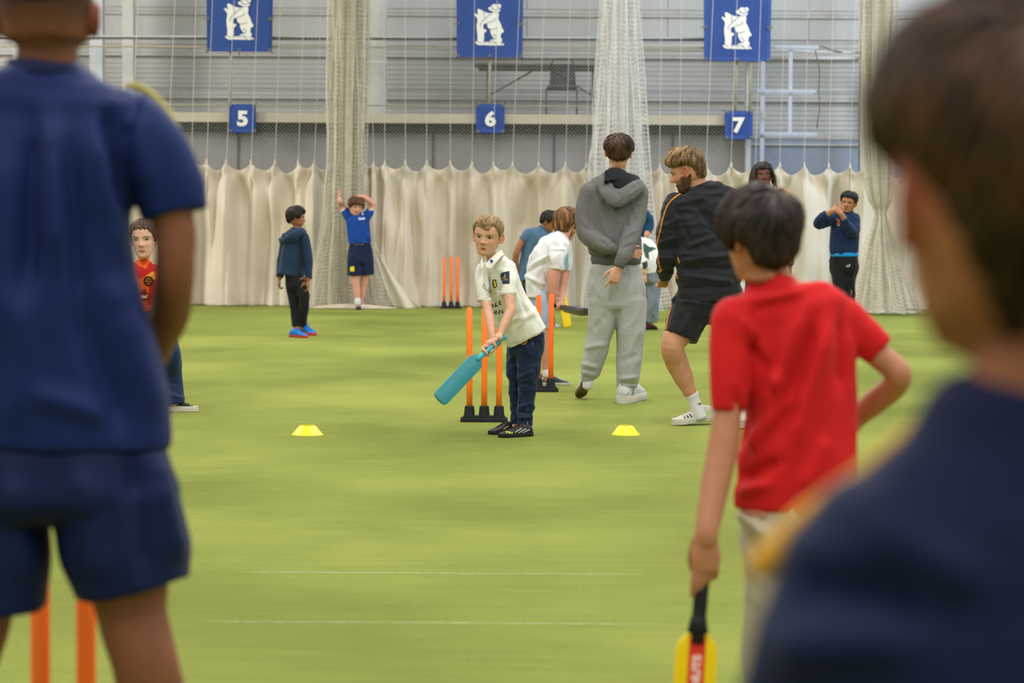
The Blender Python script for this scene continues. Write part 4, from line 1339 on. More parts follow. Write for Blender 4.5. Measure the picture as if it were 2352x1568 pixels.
# polo
P.garment('polo_shirt', [
    dict(pts=[(1131, 594, -.10, 20, 16), (1137, 604, -.09, 34, 22), (1142, 618, -.08, 45, 27), (1150, 650, -.06, 47, 31), (1164, 690, -.03, 49, 33), (1184, 730, -.01, 52, 35), (1212, 776, .0, 52, 38)], side=S, ends=(.3, 0)),
    dict(pts=[(1155, 618, -.11, 19), (1168, 640, -.15, 19), (1167, 674, -.17, 19)], ends=(1, 0)),
    dict(pts=[(1108, 620, -.11, 16), (1107, 650, -.14, 15.5), (1113, 689, -.17, 12.5)], ends=(1, 0)),
    ], white_polo, vox=.0036, it=4, amp=.0045, freq=7, stretch=(1.0, 1, .45), seed=3,
    folds=[(1110, 650, 1150, 720, -.006, 5), (1150, 740, 1240, 720, .006, 7), (1165, 790, 1200, 700, -.005, 6), (1185, 650, 1215, 740, -.006, 5), (1180, 760, 1235, 700, .006, 6), (1122, 620, 1160, 712, .005, 5), (1150, 622, 1147, 672, -.006, 3.5), (1120, 700, 1165, 770, -.006, 6), (1200, 690, 1245, 750, .005, 5)])
# sleeve cuffs
rib = cloth('polo_rib', '#dedccd', fold=0)
for (x, y, dy, r, x2, y2) in ((1167, 668, -.17, 20.8, 1167, 676), (1112, 684, -.165, 15.2, 1113, 692)):
    mb = MB(); P.tube(mb, [(x, y, dy, r * .98), (x, y + .5, dy, r), (x2, y2 - .5, dy, r), (x2, y2, dy, r * .97)], sub=1, n=24); P.carve(P.last, (0, 0), keep=.72); me = mb.mesh(); setcol(me, np.ones((len(me.vertices), 3))); link('cuff', me, rib, P.root, smooth=True)
# collar: two leaves round the neck
def leaf(pts_in, pts_out, th=.004):
    mb = MB(); vs = []; fs = []; n = len(pts_in)
    for a, b in zip(pts_in, pts_out):
        for t in (0, .5, 1): vs.append(P.p(*(V(a).lerp(V(b), t))) + V((0, -.006 * math.sin(math.pi * t), 0)))
    for i in range(n - 1):
        for k in range(2): fs.append((i * 3 + k, i * 3 + k + 1, i * 3 + k + 4, i * 3 + k + 3))
    mb.add(vs, fs); return evalmesh(mb.mesh(), [('SUBSURF', dict(levels=2, render_levels=2)), ('SOLIDIFY', dict(thickness=th))])
me = leaf([(1112, 612, -.235), (1120, 600, -.215), (1130, 589, -.20), (1142, 578, -.17), (1151, 573, -.10), (1153, 576, -.02)],
          [(1128, 620, -.235), (1133, 611, -.235), (1142, 599, -.225), (1150, 590, -.20), (1158, 584, -.12), (1162, 590, -.02)])
setcol(me, np.ones((len(me.vertices), 3))); link('collar', me, rib, P.root, smooth=True)
me = leaf([(1112, 612, -.235), (1110, 603, -.215), (1109, 594, -.19), (1112, 586, -.15)],
          [(1105, 624, -.225), (1103, 613, -.215), (1104, 602, -.19), (1108, 592, -.14)])
setcol(me, np.ones((len(me.vertices), 3))); link('collar', me, rib, P.root, smooth=True)
pl = mat('seam_grey', '#b9b7aa', .9)
P.decal('polo_shirt', [], pl, 'placket_seam', lines=[[(1111, 622), (1113, 650), (1117, 668)], [(1122, 622), (1123, 650), (1126, 670)], [(1142, 640), (1147, 655), (1149, 672)]], lw=.9)
# badge on the sleeve
navy_p = mat('navy_print', '#1d2b4c', .6); yel_p = mat('yellow_print', '#e3b52c', .6); blk_p = mat('black_print', '#222222', .7); red_p = mat('red_print', '#b53a34', .6)
P.decal('polo_shirt', [[(1150, 630), (1154, 626), (1170, 622.5), (1170.5, 651), (1155, 652), (1154, 646), (1151, 640)]], navy_p, 'sleeve_badge')
P.decal('polo_shirt', [], yel_p, 'badge_mark', off=.004, lines=[[(1159, 630), (1161, 632), (1161.5, 636), (1159.5, 639), (1157, 639.5)], [(1157.5, 636), (1160, 635)]], lw=1.3)
P.decal('polo_shirt', [], yel_p, 'badge_text_lines', off=.004, lines=[[(x, y), (x + w, y)] for y in (641.2, 643.6) for x, w in ((1158, 1.6), (1160.4, 2.2), (1163.4, 1.4), (1165.6, 2.0))], lw=.9)
# chest crest
P.decal('polo_shirt', [[(1131, 642), (1139.5, 641.5), (1142, 655), (1140, 660), (1137, 662), (1133.5, 659), (1131.5, 652)]], navy_p, 'crest')
P.decal('polo_shirt', [[(1133, 645), (1136, 643.5), (1138, 645), (1138, 649), (1140, 652), (1139, 657), (1137, 659.5), (1135, 656), (1136, 652), (1133.5, 650), (1135, 647.5)]], yel_p, 'crest_mark', off=.004)
P.decal('polo_shirt', [], yel_p, 'crest_ribbon', lines=[[(1129, 637.5), (1135, 636.5), (1141, 638)], [(1131, 663), (1136, 666.5), (1141, 664.5), (1144, 659)], [(1136, 672), (1141, 672)], [(1136.5, 674), (1140.5, 674)]], lw=1.2)
# logo outline, letters, autograph dots
P.decal('polo_shirt', [], mat('grey_print', '#6c7270', .7), 'maker_mark', lines=[[(1111, 651), (1108.5, 656), (1109.5, 661), (1113, 663), (1115, 659), (1114, 654), (1111, 651)], [(1112, 653), (1113, 660)], [(1112, 664), (1122, 666)], [(1121, 667), (1127, 673)], [(1127, 666), (1121, 674)]], lw=.7)
P.text('polo_shirt', 'R', 1125.5, 703, 9, blk_p, rot=-12); P.text('polo_shirt', 'N', 1134.5, 701, 9, blk_p, rot=-10); P.text('polo_shirt', 'L', 1142, 698.5, 9, blk_p, rot=-8); P.text('polo_shirt', 'E', 1149, 695, 9.5, blk_p, rot=-8)
P.text('polo_shirt', 'H', 1134, 718, 9, blk_p, rot=-8); P.text('polo_shirt', 'N', 1143.5, 717, 9.5, blk_p, rot=-8); P.text('polo_shirt', 'N', 1151, 715, 9.5, blk_p, rot=-8)
dots = []
for i in range(34):
    t = i / 33; x = 1177 + 18 * t + P.rnd.uniform(-4, 4); y = 690 + 48 * t + P.rnd.uniform(-2, 2)
    dots.append([(x, y), (x + .9, y), (x + .9, y + .9), (x, y + .9)])
P.decal('polo_shirt', dots, mat('grey_print', '#6c7270'), 'perforation', step=9)
P.decal('polo_shirt', [], pl, 'hem_seam', lines=[[(1169, 788), (1190, 785), (1215, 776), (1240, 762), (1258, 750)]], lw=.8)
blue_p = mat('blue_print', '#1e62b8', .6)
mb = MB(); P.tube(mb, [(1127, 600, -.232, 3.4, 2.2), (1131, 598, -.232, 3.0, 2)], side=V((0, 0, 1)), sub=1, n=10, ends=(.6, .6)); link('collar_badge', mb.mesh(), blue_p, P.root, smooth=True)
# trousers
o = P.garment('track_trousers', [
    dict(pts=[(1208, 765, .03, 44, 32), (1209, 790, .03, 43, 33), (1208, 812, .03, 40, 32)], side=V((.95, -.3, 0)), ends=(.2, .4)),
    dict(pts=[(1216, 795, 0, 30), (1213, 840, -.01, 27.5), (1211, 868, -.01, 25), (1212, 890, -.01, 21), (1208, 936, -.01, 19), (1206, 962, -.01, 18), (1205, 976, -.01, 17)], ends=(1, 0)),
    dict(pts=[(1192, 795, .10, 27), (1185, 850, .11, 21), (1186, 890, .11, 17), (1187, 918, .11, 15.5), (1189, 950, .11, 14.5), (1187, 972, .11, 14)], ends=(1, 0)),
    ], navy_trk, vox=.0045, it=3, amp=.006, freq=9, stretch=(.8, 1, .9), seed=8,
    folds=[(1190, 868, 1228, 850, .007, 4), (1190, 878, 1225, 885, -.006, 4), (1192, 935, 1224, 925, .006, 4), (1190, 945, 1222, 950, -.006, 3.5), (1190, 960, 1222, 958, .006, 3.5), (1225, 770, 1232, 900, -.004, 4)])
P.decal('track_trousers', [], mat('zip_silver', '#b7bcc4', .4, metal=.5), 'zip', lines=[[(1223.5, 786), (1223.5, 792)], [(1211, 968), (1212, 978)]], lw=1.2)
gold = mat('gold_thread', '#d9a032', .6)
crc = [(1202.5 + 8.6 * math.cos(a), 783 + 8.6 * math.sin(a)) for a in np.linspace(0, 2 * math.pi, 22)]
P.decal('track_trousers', [crc[:-1]], gold, 'crest')
P.decal('track_trousers', [[(1202.5 + 6.6 * math.cos(a), 783 + 6.6 * math.sin(a)) for a in np.linspace(0, 2 * math.pi, 20)[:-1]]], mat('crest_blue', '#3c4a8c', .6), 'crest_field', off=.004)
P.decal('track_trousers', [[(1199, 786), (1201, 781), (1204, 783), (1206, 788), (1203, 789)]], red_p, 'crest_mark', off=.006)
# shoes
yel_s = mat('neon_print', '#d8e336', .5); sil = mat('silver_print', '#b9bcbc', .4)
h1, t1 = ground(1222, 1001), ground(1146, 1005)
P.shoe(h1, t1, blk_shoe, blk_sole, lace_m=blk_sole, hgt=.92)
P.decal('shoe', [], sil, 'stripe', lines=[[(1182, 993), (1198, 983)], [(1190, 994), (1208, 984)], [(1197, 995), (1216, 986)]], lw=2.4, off=.002)
P.text('shoe', 'F50', 1170, 993.5, 4.2, yel_s, rot=4, bold=.03, sx=2.0, off=.003)
h2_, t2_ = ground(1188, 993), ground(1124, 998)
P.shoe(h2_, t2_, blk_shoe, blk_sole, lace_m=blk_sole, hgt=.92)
P.decal('shoe', [], mat('cream_print', '#c6c08a', .6), 'stripe', lines=[[(1156, 985), (1168, 978)]], lw=2.4, off=.002)
# the bat
teal = mat('teal_plastic', '#2a838c', .35, var=.03, spec=.45); teal_l = mat('teal_grip', '#43a9b2', .45, var=.03)
R_, (sho, ax, n_, sd, L) = cricket_bat('cricket_bat', 'turquoise plastic bat held low by the boy in the white polo', hA, hB, toe, V((-.25, -1, -.35)), teal, teal_l, width=.098, thick=.034, hr=.0155)
# ------------------------------------------------------------------ grey hooded teenager, back view
grey_h = cloth('grey_marl', '#6b6a68', fold=.35, fs=8, var=.10, vs=120)
grey_rib = cloth('grey_rib', '#5e5d5b', fold=0, bump=.3, bs=90, bstretch=(6, 6, .4))
sweat = cloth('pale_marl', '#a9aba8', fold=.3, fs=7, var=.16, vs=160)
sweat_rib = cloth('pale_rib', '#a3a5a3', fold=0, bump=.3, bs=90, bstretch=(6, 6, .4))
blk_tee = cloth('black_tee', '#1b1c20', fold=.1)
white_sh = mat('white_shoe', '#cfd0d0', .45, var=.06, vs=30); sole_w = mat('pale_sole', '#c9c5b8', .6, var=.1, vs=20); sole_t = mat('worn_sole', '#6d5f44', .7, var=.3, vs=30)
P = Person('tall teenager in grey hoodie and pale grey joggers, hands clasped behind back', 16.8, 1412, vox=.0045)
P.lidmat = lid('#c08e74')
P.head(1421, 350, .0, 74, yaw=174, pitch=2, roll=3, wide=1.12, ears=1.1)
P.limb([(1421, 370, .0, 18), (1419, 395, .0, 18), (1417, 420, .0, 26)])
P.limb([(1414, 428, 0, 44, 18), (1410, 470, 0, 48, 22), (1413, 540, 0, 44, 22), (1415, 610, 0, 40, 20), (1415, 660, 0, 44, 20)], side=V((1, 0, 0)))
P.limb([(1357, 445, 0, 20), (1347, 500, -.02, 16), (1352, 537, -.06, 14), (1385, 560, -.15, 12), (1420, 575, -.20, 9), (1440, 578, -.21, 8)])
P.limb([(1466, 440, 0, 20), (1462, 490, -.04, 16), (1452, 525, -.1, 11), (1436, 570, -.24, 8), (1424, 605, -.28, 7.5), (1420, 617, -.28, 8.5)])
P.hand(P.p(1420, 614, -.28), (-.35, 0, -1), (.3, 1, .1), (-1, -.2, .1), .19, curls=[.35, 1.2, 1.3, 1.4])
P.hand(P.p(1436, 579, -.205), (1, -.05, -.15), (-.2, -1, .1), (.1, 0, 1), .16, curl=.75)
P.limb([(1390, 680, 0, 24), (1380, 760, .0, 20), (1356, 850, .05, 12), (1349, 880, .05, 10)])
P.limb([(1440, 680, 0, 26), (1448, 760, 0, 26), (1441, 870, 0, 16), (1438, 908, 0, 11)])
P.skin(skin_fair, it=3)
hb = hair_mat('dark_brown', '#33231a', '#59402c')
P.hair([(0, .28), (35, .28), (55, .18), (70, .02), (90, .04), (104, .0), (125, -.20), (180, -.27)], .075, hb, locks=650, lock_len=.62, lock_r=.015, lift=.02, crown=(-.05, -.72, .68), swirl=.9, rough=.02, lump=.03, thickf=lambda ad, z, sg: .035 + .055 * max(0, min(1, (z + .15) / .3)))
SX = V((1, 0, 0))
P.garment('hoodie', [
    dict(pts=[(1417, 404, .01, 30, 22), (1414, 418, .0, 50, 27), (1411, 436, .0, 64, 31), (1410, 480, -.01, 62, 36), (1411, 540, -.01, 60, 38), (1414, 575, -.01, 61, 39), (1414, 586, -.01, 57, 36)], side=SX, ends=(.4, 0)),
    dict(pts=[(1357, 440, .0, 24), (1345, 478, -.01, 22), (1343, 515, -.03, 21), (1352, 540, -.07, 20), (1382, 561, -.16, 17), (1410, 573, -.20, 12.5)], ends=(1, 0)),
    dict(pts=[(1463, 440, .0, 24), (1465, 480, -.03, 21), (1459, 512, -.08, 20), (1446, 548, -.18, 19), (1434, 585, -.26, 17), (1428, 596, -.275, 13)], ends=(1, 0)),
    ], grey_h, vox=.0055, amp=.007, freq=6, seed=5, folds=[(1335, 500, 1370, 545, .007, 5), (1340, 520, 1395, 565, -.008, 4), (1350, 530, 1380, 552, .007, 4), (1440, 480, 1475, 465, .007, 5), (1435, 520, 1468, 500, -.008, 5), (1432, 545, 1460, 530, .008, 4), (1425, 570, 1455, 560, -.007, 4), (1370, 450, 1400, 560, .006, 7), (1450, 460, 1430, 560, -.006, 6)])
def ribs(name, pts, m, n=40, teeth=0):
    mb = MB(); P.tube(mb, pts, side=SX, sub=2, n=n, ends=(.2, .2)); me = mb.mesh(); setcol(me, np.ones((len(me.vertices), 3)))
    P.carve(P.last, (0, 0)) if P.bodyobj else None
    return link(name, me, m, P.root, smooth=True)
ribs('waistband', [(1414, 582, -.01, 58, 37), (1415, 592, -.01, 59, 38), (1415, 606, -.01, 56, 36)], grey_rib)
ribs('cuff', [(1404, 571, -.195, 13), (1410, 573, -.2, 12.5), (1420, 577, -.21, 11)], grey_rib)
ribs('cuff', [(1429, 592, -.27, 14), (1426, 600, -.278, 14.5), (1421, 612, -.283, 12.5)], grey_rib)
# hood lying on the back, dark lining and black tee at the neck
mb = MB(); P.tube(mb, [(1418, 392, .0, 20, 18), (1418, 403, .0, 26, 20), (1420, 410, -.0, 30, 20)], side=SX, sub=3, ends=(0, 0)); me = mb.mesh(); setcol(me, np.ones((len(me.vertices), 3))); link('tee_collar', me, blk_tee, P.root, smooth=True)
P.garment('hood', [
    dict(pts=[(1390, 402, -.04, 5, 10), (1388, 420, -.11, 9, 16), (1398, 445, -.155, 12, 18), (1418, 458, -.165, 13, 18), (1440, 446, -.15, 12, 18), (1465, 428, -.11, 9, 16), (1474, 424, -.06, 5, 12)], side=V((0, 1, 0)), ends=(1, 1), sub=8, n=20),
    dict(pts=[(1420, 420, -.085, 40, 10), (1418, 445, -.135, 30, 12), (1418, 464, -.15, 14, 10)], side=SX, ends=(.6, .8)),
    ], grey_h, vox=.005, amp=.006, freq=9, seed=2, carve=False, folds=[(1395, 425, 1425, 452, -.006, 4), (1440, 450, 1470, 430, .005, 3)])
mb = MB(); P.tube(mb, [(1417, 394, -.03, 24, 10), (1421, 402, -.07, 37, 10), (1428, 412, -.10, 47, 9), (1432, 422, -.125, 44, 8), (1427, 433, -.15, 20, 7)], side=V((1, 0, -.35)), sub=4, n=28, ends=(.5, .8)); me = mb.mesh(); setcol(me, np.ones((len(me.vertices), 3))); link('hood_lining', me, blk_tee, P.root, smooth=True)
P.garment('joggers', [
    dict(pts=[(1415, 600, 0, 54, 34), (1415, 625, 0, 60, 36), (1416, 665, 0, 66, 40), (1416, 700, 0, 66, 38)], side=SX, ends=(.3, .5)),
    dict(pts=[(1384, 690, 0, 34), (1380, 745, 0, 32), (1374, 780, .01, 29), (1362, 825, .03, 25), (1354, 852, .04, 23), (1351, 862, .05, 17)], ends=(1, .4)),
    dict(pts=[(1446, 690, 0, 37), (1449, 750, 0, 33), (1448, 810, 0, 30), (1443, 860, 0, 28), (1440, 884, 0, 25), (1440, 893, 0, 19)], ends=(1, .4)),
    ], sweat, vox=.0055, amp=.009, freq=5, stretch=(1, 1, .4), seed=6, folds=[(1375, 610, 1380, 700, .005, 6), (1450, 610, 1455, 720, .006, 7), (1408, 640, 1402, 700, -.012, 4), (1340, 800, 1390, 790, .008, 6), (1335, 835, 1375, 845, .008, 5), (1335, 848, 1370, 855, -.007, 3), (1420, 870, 1465, 866, .008, 5), (1420, 880, 1465, 882, -.007, 3), (1425, 830, 1465, 815, -.006, 7), (1395, 720, 1360, 760, -.006, 8)])
ribs('ankle_cuff', [(1350, 861, .05, 15), (1348, 873, .055, 14)], sweat_rib); ribs('ankle_cuff', [(1440, 890, 0, 18), (1440, 902, 0, 17)], sweat_rib)
mb = MB(); P.tube(mb, [(1350, 868, .05, 12), (1350, 888, .05, 12)], sub=2, n=20, ends=(.3, .6)); me = mb.mesh(); setcol(me, np.ones((len(me.vertices), 3))); P.carve(P.last, (1, 1)); link('sock', me, cloth('white_sock', '#d6d6d4', fold=0, bump=.3, bs=120), P.root, smooth=True)
t_ = ground(1331, 914); P.shoe(t_ + V((.055, -.25, 0)), t_, white_sh, sole_t, lace_m=white_sh, pitch=30, hgt=1.1)
P.shoe(ground(1430, 927), ground(1468, 918) + V((0, .13, 0)), white_sh, sole_w, lace_m=white_sh, hgt=1.0)
P.decal('shoe', [], mat('silver_trim', '#8d9196', .35, metal=.4), 'stripe', lines=[[(1432, 915), (1445, 900)], [(1442, 917), (1455, 902)], [(1452, 917), (1463, 906)]], lw=1.6, off=.003)

# ------------------------------------------------------------------ coach in black
blk_c = cloth('black_jersey', '#1a1b1f', fold=.4, fs=9, rough=.7, sheen=.15)
skin_m = skin_mat('tan', '#c48c6c'); orng = mat('orange_tape', '#e8902a', .6, var=.1, vs=60); sock_w = cloth('white_sock', '#d6d6d4', fold=0, bump=.3, bs=120)
P = Person('bearded man in a black tracksuit top and black shorts with orange tape', 15.0, 1610, vox=.0048)
P.lidmat = lid('#b47d60')
P.head(1576, 394, .0, 92, yaw=-104, pitch=20, roll=0, wide=1.0, nose=1.2, brow=1.2, ears=1.1, brows='#6e4c30', lips='#a8604e', smile=-.2)
P.limb([(1588, 405, .0, 24), (1600, 425, .0, 25), (1610, 450, .0, 25)])
SB = V((1, .25, 0))
P.limb([(1616, 470, 0, 48, 22), (1622, 520, 0, 62, 30), (1627, 620, 0, 66, 34), (1630, 700, 0, 54, 30)], side=SB)
P.limb([(1552, 475, -.02, 22), (1537, 520, -.02, 19), (1530, 575, -.01, 17), (1528, 615, .05, 14), (1527, 636, .10, 11)])
P.grip(P.p(1527, 634, .10), P.p(1519, 650, .17), V((.8, .3, 0)), .012, .17, sense=1)
P.limb([(1700, 480, .1, 24), (1725, 560, .1, 18), (1740, 640, .0, 13)])
P.hand(P.p(1740, 640, .0), (0, -.2, -1), (-1, 0, 0), (0, -1, 0), .18)
P.limb([(1592, 705, 0, 30), (1560, 760, -.02, 34), (1545, 797, -.05, 27), (1553, 828, -.0, 27), (1567, 860, .02, 24), (1582, 895, .03, 16.5), (1592, 915, .04, 13), (1604, 945, .04, 11), (1606, 952, .04, 10)])
P.limb([(1660, 700, 0, 46), (1700, 780, .0, 34), (1725, 850, 0, 26), (1745, 940, .05, 14), (1750, 965, .05, 12)])
def stub(co, L, tint):
    x, y, z = L.T
    jaw = (z < -.10) & (z > -.6) & (np.abs(x) < .42) & (y > -.02)
    f = np.clip((-.12 - z - .35 * np.clip(.22 - np.abs(x), 0, 1)) / .06, 0, 1) * np.clip((y + .0) / .05, 0, 1) * jaw
    f *= 1 - np.exp(-(x / .10) ** 2 - ((z + .26) / .04) ** 2)
    tint[:] = tint * (1 - .66 * f[:, None] * np.array([.95, 1, 1.0]))
    sh = ((np.abs(x) > .25) & (z > -.05) & (z < .2) & (y < .12) & (y > -.3)) * 1.
    tint[:] = tint * (1 - .22 * sh[:, None])
P.skin(skin_m, it=3, extra=stub)
P.hair([(0, .27), (30, .26), (50, .20), (75, .17), (100, .16), (118, .08), (140, -.20), (180, -.28)], .07, hair_mat('sandy', '#563f26', '#a08155'), locks=1100, lock_len=.24, lock_r=.010, lift=.03, crown=(0, -.5, .85), swirl=1.1, rough=.03, lump=.05,
    thickf=lambda ad, z, sg: .035 + .06 * max(0, min(1, (z - .05) / .3)) + .04 * max(0, 1 - ad / 60) + (.03 if ad > 130 and z < .1 else 0), tintf=lambda ad, z, q: tuple((1.35 if (ad < 60 or z > .35) else .85) * c for c in (1, 1, 1)))
# beard as its own short hair patch
mbb = MB(); cols_ = []
for i in range(2600):
    a_ = math.radians(P.rnd.uniform(8, 108)) * (1 if i % 2 else -1); z = P.rnd.uniform(-.50, -.09)
    X_, Y_ = (float(q) for q in hsurf(np.array(a_), np.array(z), P.wide)); ad = abs(math.degrees(a_))
    if ad < 60: Y_ = float(fronty(X_, z, P.wide, nose=1.2, brow=1.2))
    if z > -.22 and ad < 62: continue
    if abs(X_) < .11 and z > -.31 and not (-.225 < z < -.195): continue
    if ad > 88 and z < -.36: continue
    nn = (P.M @ V((X_, Y_ * (1 if ad < 80 else .4), -.05))).normalized()
    a = P.H(X_, Y_, z) - nn * .002; b = P.H(X_, Y_, z - .035) + nn * .006
    k0 = len(mbb.v); mbb.tube([a, a.lerp(b, .5) + nn * .0015, b], [.0016, .0014, .0005], n=4)
    cols_ += [(.7 + .5 * P.rnd.random(),) * 3] * (len(mbb.v) - k0)
me = mbb.mesh(); setcol(me, np.array(cols_)); o = link('beard', me, hair_mat('beard', '#5d4029', '#8a6545'), P.root, smooth=True)
P.garment('tracksuit_top', [
    dict(pts=[(1606, 430, .0, 34, 24), (1610, 440, .0, 55, 28), (1614, 456, .0, 82, 33), (1620, 490, .0, 84, 38), (1624, 550, -.01, 77, 41), (1627, 615, -.01, 75, 42), (1629, 640, -.01, 77, 42), (1629, 658, -.01, 72, 39)], side=SB, ends=(.3, 0)),
    dict(pts=[(1552, 470, -.02, 27), (1540, 505, -.03, 26), (1532, 545, -.03, 26), (1530, 585, -.01, 26), (1528, 610, .03, 22), (1528, 634, .09, 15)], ends=(1, 0)),
    dict(pts=[(1695, 475, .05, 30), (1722, 550, .08, 26), (1738, 630, .0, 17)], ends=(1, 0)),
    ], blk_c, vox=.0055, amp=.008, freq=6, stretch=(.5, .5, 1.1), seed=9, folds=[(1560, 600, 1680, 585, .010, 7), (1565, 615, 1690, 618, -.010, 6), (1565, 630, 1690, 650, .010, 6), (1570, 570, 1650, 540, .008, 6), (1512, 560, 1552, 545, .009, 5), (1510, 575, 1552, 570, -.008, 4), (1510, 592, 1550, 590, .009, 4), (1520, 520, 1556, 505, .007, 5), (1600, 470, 1660, 560, -.007, 9), (1555, 480, 1590, 560, -.008, 6)])
mb = MB(); P.tube(mb, [(1629, 655, -.01, 74, 40), (1630, 672, -.01, 79, 43), (1632, 692, -.01, 80, 44)], side=SB, sub=4, n=40, ends=(.2, 0)); me = mb.mesh(); setcol(me, np.ones((len(me.vertices), 3))); P.carve(P.last, (0, 0)); link('shirt_tail', me, blk_c, P.root, smooth=True)
mb = MB(); P.tube(mb, [(1604, 427, .0, 31, 24), (1606, 432, .0, 34, 26)], side=SB, sub=2, n=28, ends=(.2, .2)); me = mb.mesh(); setcol(me, np.ones((len(me.vertices), 3))); link('collar', me, blk_tee, P.root, smooth=True)
P.garment('shorts', [
    dict(pts=[(1630, 672, 0, 74, 42), (1630, 700, 0, 78, 44), (1628, 725, 0, 72, 42)], side=SB, ends=(.2, .5)),
    dict(pts=[(1598, 700, 0, 52, 44), (1577, 735, -.01, 46, 42), (1562, 774, -.03, 40, 40)], side=SB, ends=(1, 0)),
    dict(pts=[(1660, 700, 0, 50, 44), (1690, 745, .0, 44, 42), (1712, 785, .0, 40, 40)], side=SB, ends=(1, 0)),
    ], blk_c, vox=.0055, amp=.005, freq=5, seed=3, folds=[(1600, 700, 1560, 770, .008, 8), (1635, 730, 1600, 770, -.008, 7), (1560, 690, 1640, 700, .008, 5)])
mb = MB(); P.tube(mb, [(1551, 681, -.02, 3, 14), (1545, 690, -.02, 4, 16), (1553, 700, -.02, 3, 12)], side=V((1, 0, 0)), sub=3, n=12, ends=(.6, .6)); me = mb.mesh(); setcol(me, np.ones((len(me.vertices), 3))); link('shirt_fold', me, blk_c, P.root, smooth=True)
def tape(tg, ln, w, name='orange_tape'):
    P.decal(tg, [], orng, name, lines=[ln], lw=w, step=4, off=.0018)
    # broken dark pattern along the tape
    L = []
    for (a, b) in zip(ln[:-1], ln[1:]):
        d = math.hypot(b[0] - a[0], b[1] - a[1]); n = max(1, int(d / 3.2))
        for i in range(n):
            t = (i + .5) / n; x, y = a[0] + (b[0] - a[0]) * t, a[1] + (b[1] - a[1]) * t
            dx, dy = (b[0] - a[0]) / d, (b[1] - a[1]) / d
            L.append([(x - dy * w * .3 - dx * .8, y + dx * w * .3 - dy * .8), (x + dy * w * .3 + dx * .8, y - dx * w * .3 + dy * .8)])
    P.decal(tg, [], blk_p, 'tape_pattern', lines=L, lw=.9, step=4, off=.003)
tape('tracksuit_top', [(1570, 442), (1556, 449), (1542, 460), (1534, 470), (1527, 487), (1521, 508), (1517, 528), (1513, 545), (1509, 560), (1509, 575), (1511, 592), (1514, 606), (1518, 618)], 3.2)
tape('tracksuit_top', [(1513, 625), (1521, 618)], 5)
tape('tracksuit_top', [(1557, 590), (1561, 604)], 3); tape('tracksuit_top', [(1554, 628), (1557, 640)], 3)
tape('shorts', [(1542, 700), (1536, 722), (1531, 745), (1529, 762)], 4)
mb = MB(); P.tube(mb, [(1588, 904, .035, 15.5), (1594, 920, .04, 14), (1602, 940, .04, 14), (1610, 962, .04, 15)], sub=4, n=20, ends=(.2, 0)); me = mb.mesh(); setcol(me, np.ones((len(me.vertices), 3))); P.carve(P.last, (0, 0)); P.bvh['sock'] = BVHTree.FromPolygons([V(p) for p in mb.v], mb.f); link('sock', me, sock_w, P.root, smooth=True)
P.decal('sock', [], blk_p, 'sock_mark', lines=[[(1602, 927), (1613, 925)], [(1606, 931), (1613, 922)]], lw=1.5, step=3)
cr_sh = mat('cream_shoe', '#c4beb2', .6, var=.06, vs=30)
P.shoe(ground(1641, 973), ground(1546, 977), cr_sh, sole_w, lace_m=cr_sh, hgt=.95, sole_h=.13, pitch=5)
P.decal('shoe', [], mat('dark_stripe', '#33363c', .5), 'stripe', lines=[[(1571, 957), (1580, 967)], [(1577, 954), (1587, 966)], [(1583, 950), (1594, 964)]], lw=2.4, off=.003)
P.decal('shoe', [[(1604, 965), (1618, 953), (1630, 945), (1634, 955), (1628, 964)]], mat('lime_panel', '#c2dc3c', .5), 'heel_panel', off=.003)
P.shoe(ground(1760, 970), ground(1700, 985), cr_sh, sole_w, lace_m=cr_sh)
# ------------------------------------------------------------------ boy in white tee with the black bat
white_t = cloth('white_tee', '#e4e3e6', fold=.25, fs=8)
pale_b = cloth('pale_blue', '#a9b7cf', fold=.3)
navy_sh = mat('navy_shoe', '#37424c', .55, var=.15, vs=30)
P = Person('auburn-haired boy in a loose white tee and pale blue shorts bending forward', 18.5, 1245, vox=.0048)
P.lidmat = lid('#c08e74')
P.head(1303, 516, .05, 68, yaw=136, pitch=20, roll=0, wide=1.08, ears=1.0, brow=.8)
P.limb([(1300, 530, .03, 15), (1290, 548, .0, 18), (1280, 565, 0, 24)])
SD = V((.35, .93, 0))
P.limb([(1282, 560, 0, 32, 20), (1260, 595, 0, 36, 26), (1240, 645, 0, 34, 20), (1240, 700, 0, 34, 20)], side=SD)
P.limb([(1284, 572, -.14, 18), (1279, 600, -.16, 15), (1272, 635, -.17, 15), (1269, 665, -.16, 13), (1272, 688, -.14, 10)])
P.limb([(1292, 575, .14, 16), (1296, 620, .16, 13), (1290, 670, .1, 10), (1288, 690, .0, 9)])
b0, b1 = P.p(1276, 705, -.14), P.p(1299, 704, -.10)
P.grip(P.p(1274, 688, -.14), P.p(1284, 703, -.12), (b1 - b0), .016, .17, sense=1)
P.limb([(1246, 700, -.08, 26), (1250, 765, -.09, 16), (1252, 800, -.09, 14.5), (1254, 845, -.08, 9), (1257, 868, -.08, 9)])
P.limb([(1228, 700, .1, 26), (1224, 765, .1, 16), (1222, 800, .1, 14.5), (1220, 845, .1, 9), (1220, 868, .1, 9)])
P.skin(skin_mat('pink', '#d49a82'), it=3)
P.hair([(0, .22), (35, .20), (55, .08), (72, -.08), (90, -.06), (104, -.04), (125, -.28), (180, -.36)], .085, hair_mat('auburn', '#5a361d', '#96683c'), locks=600, lock_len=.5, lock_r=.017, lift=.025, crown=(0, -.55, .82), swirl=.4, lump=.03)
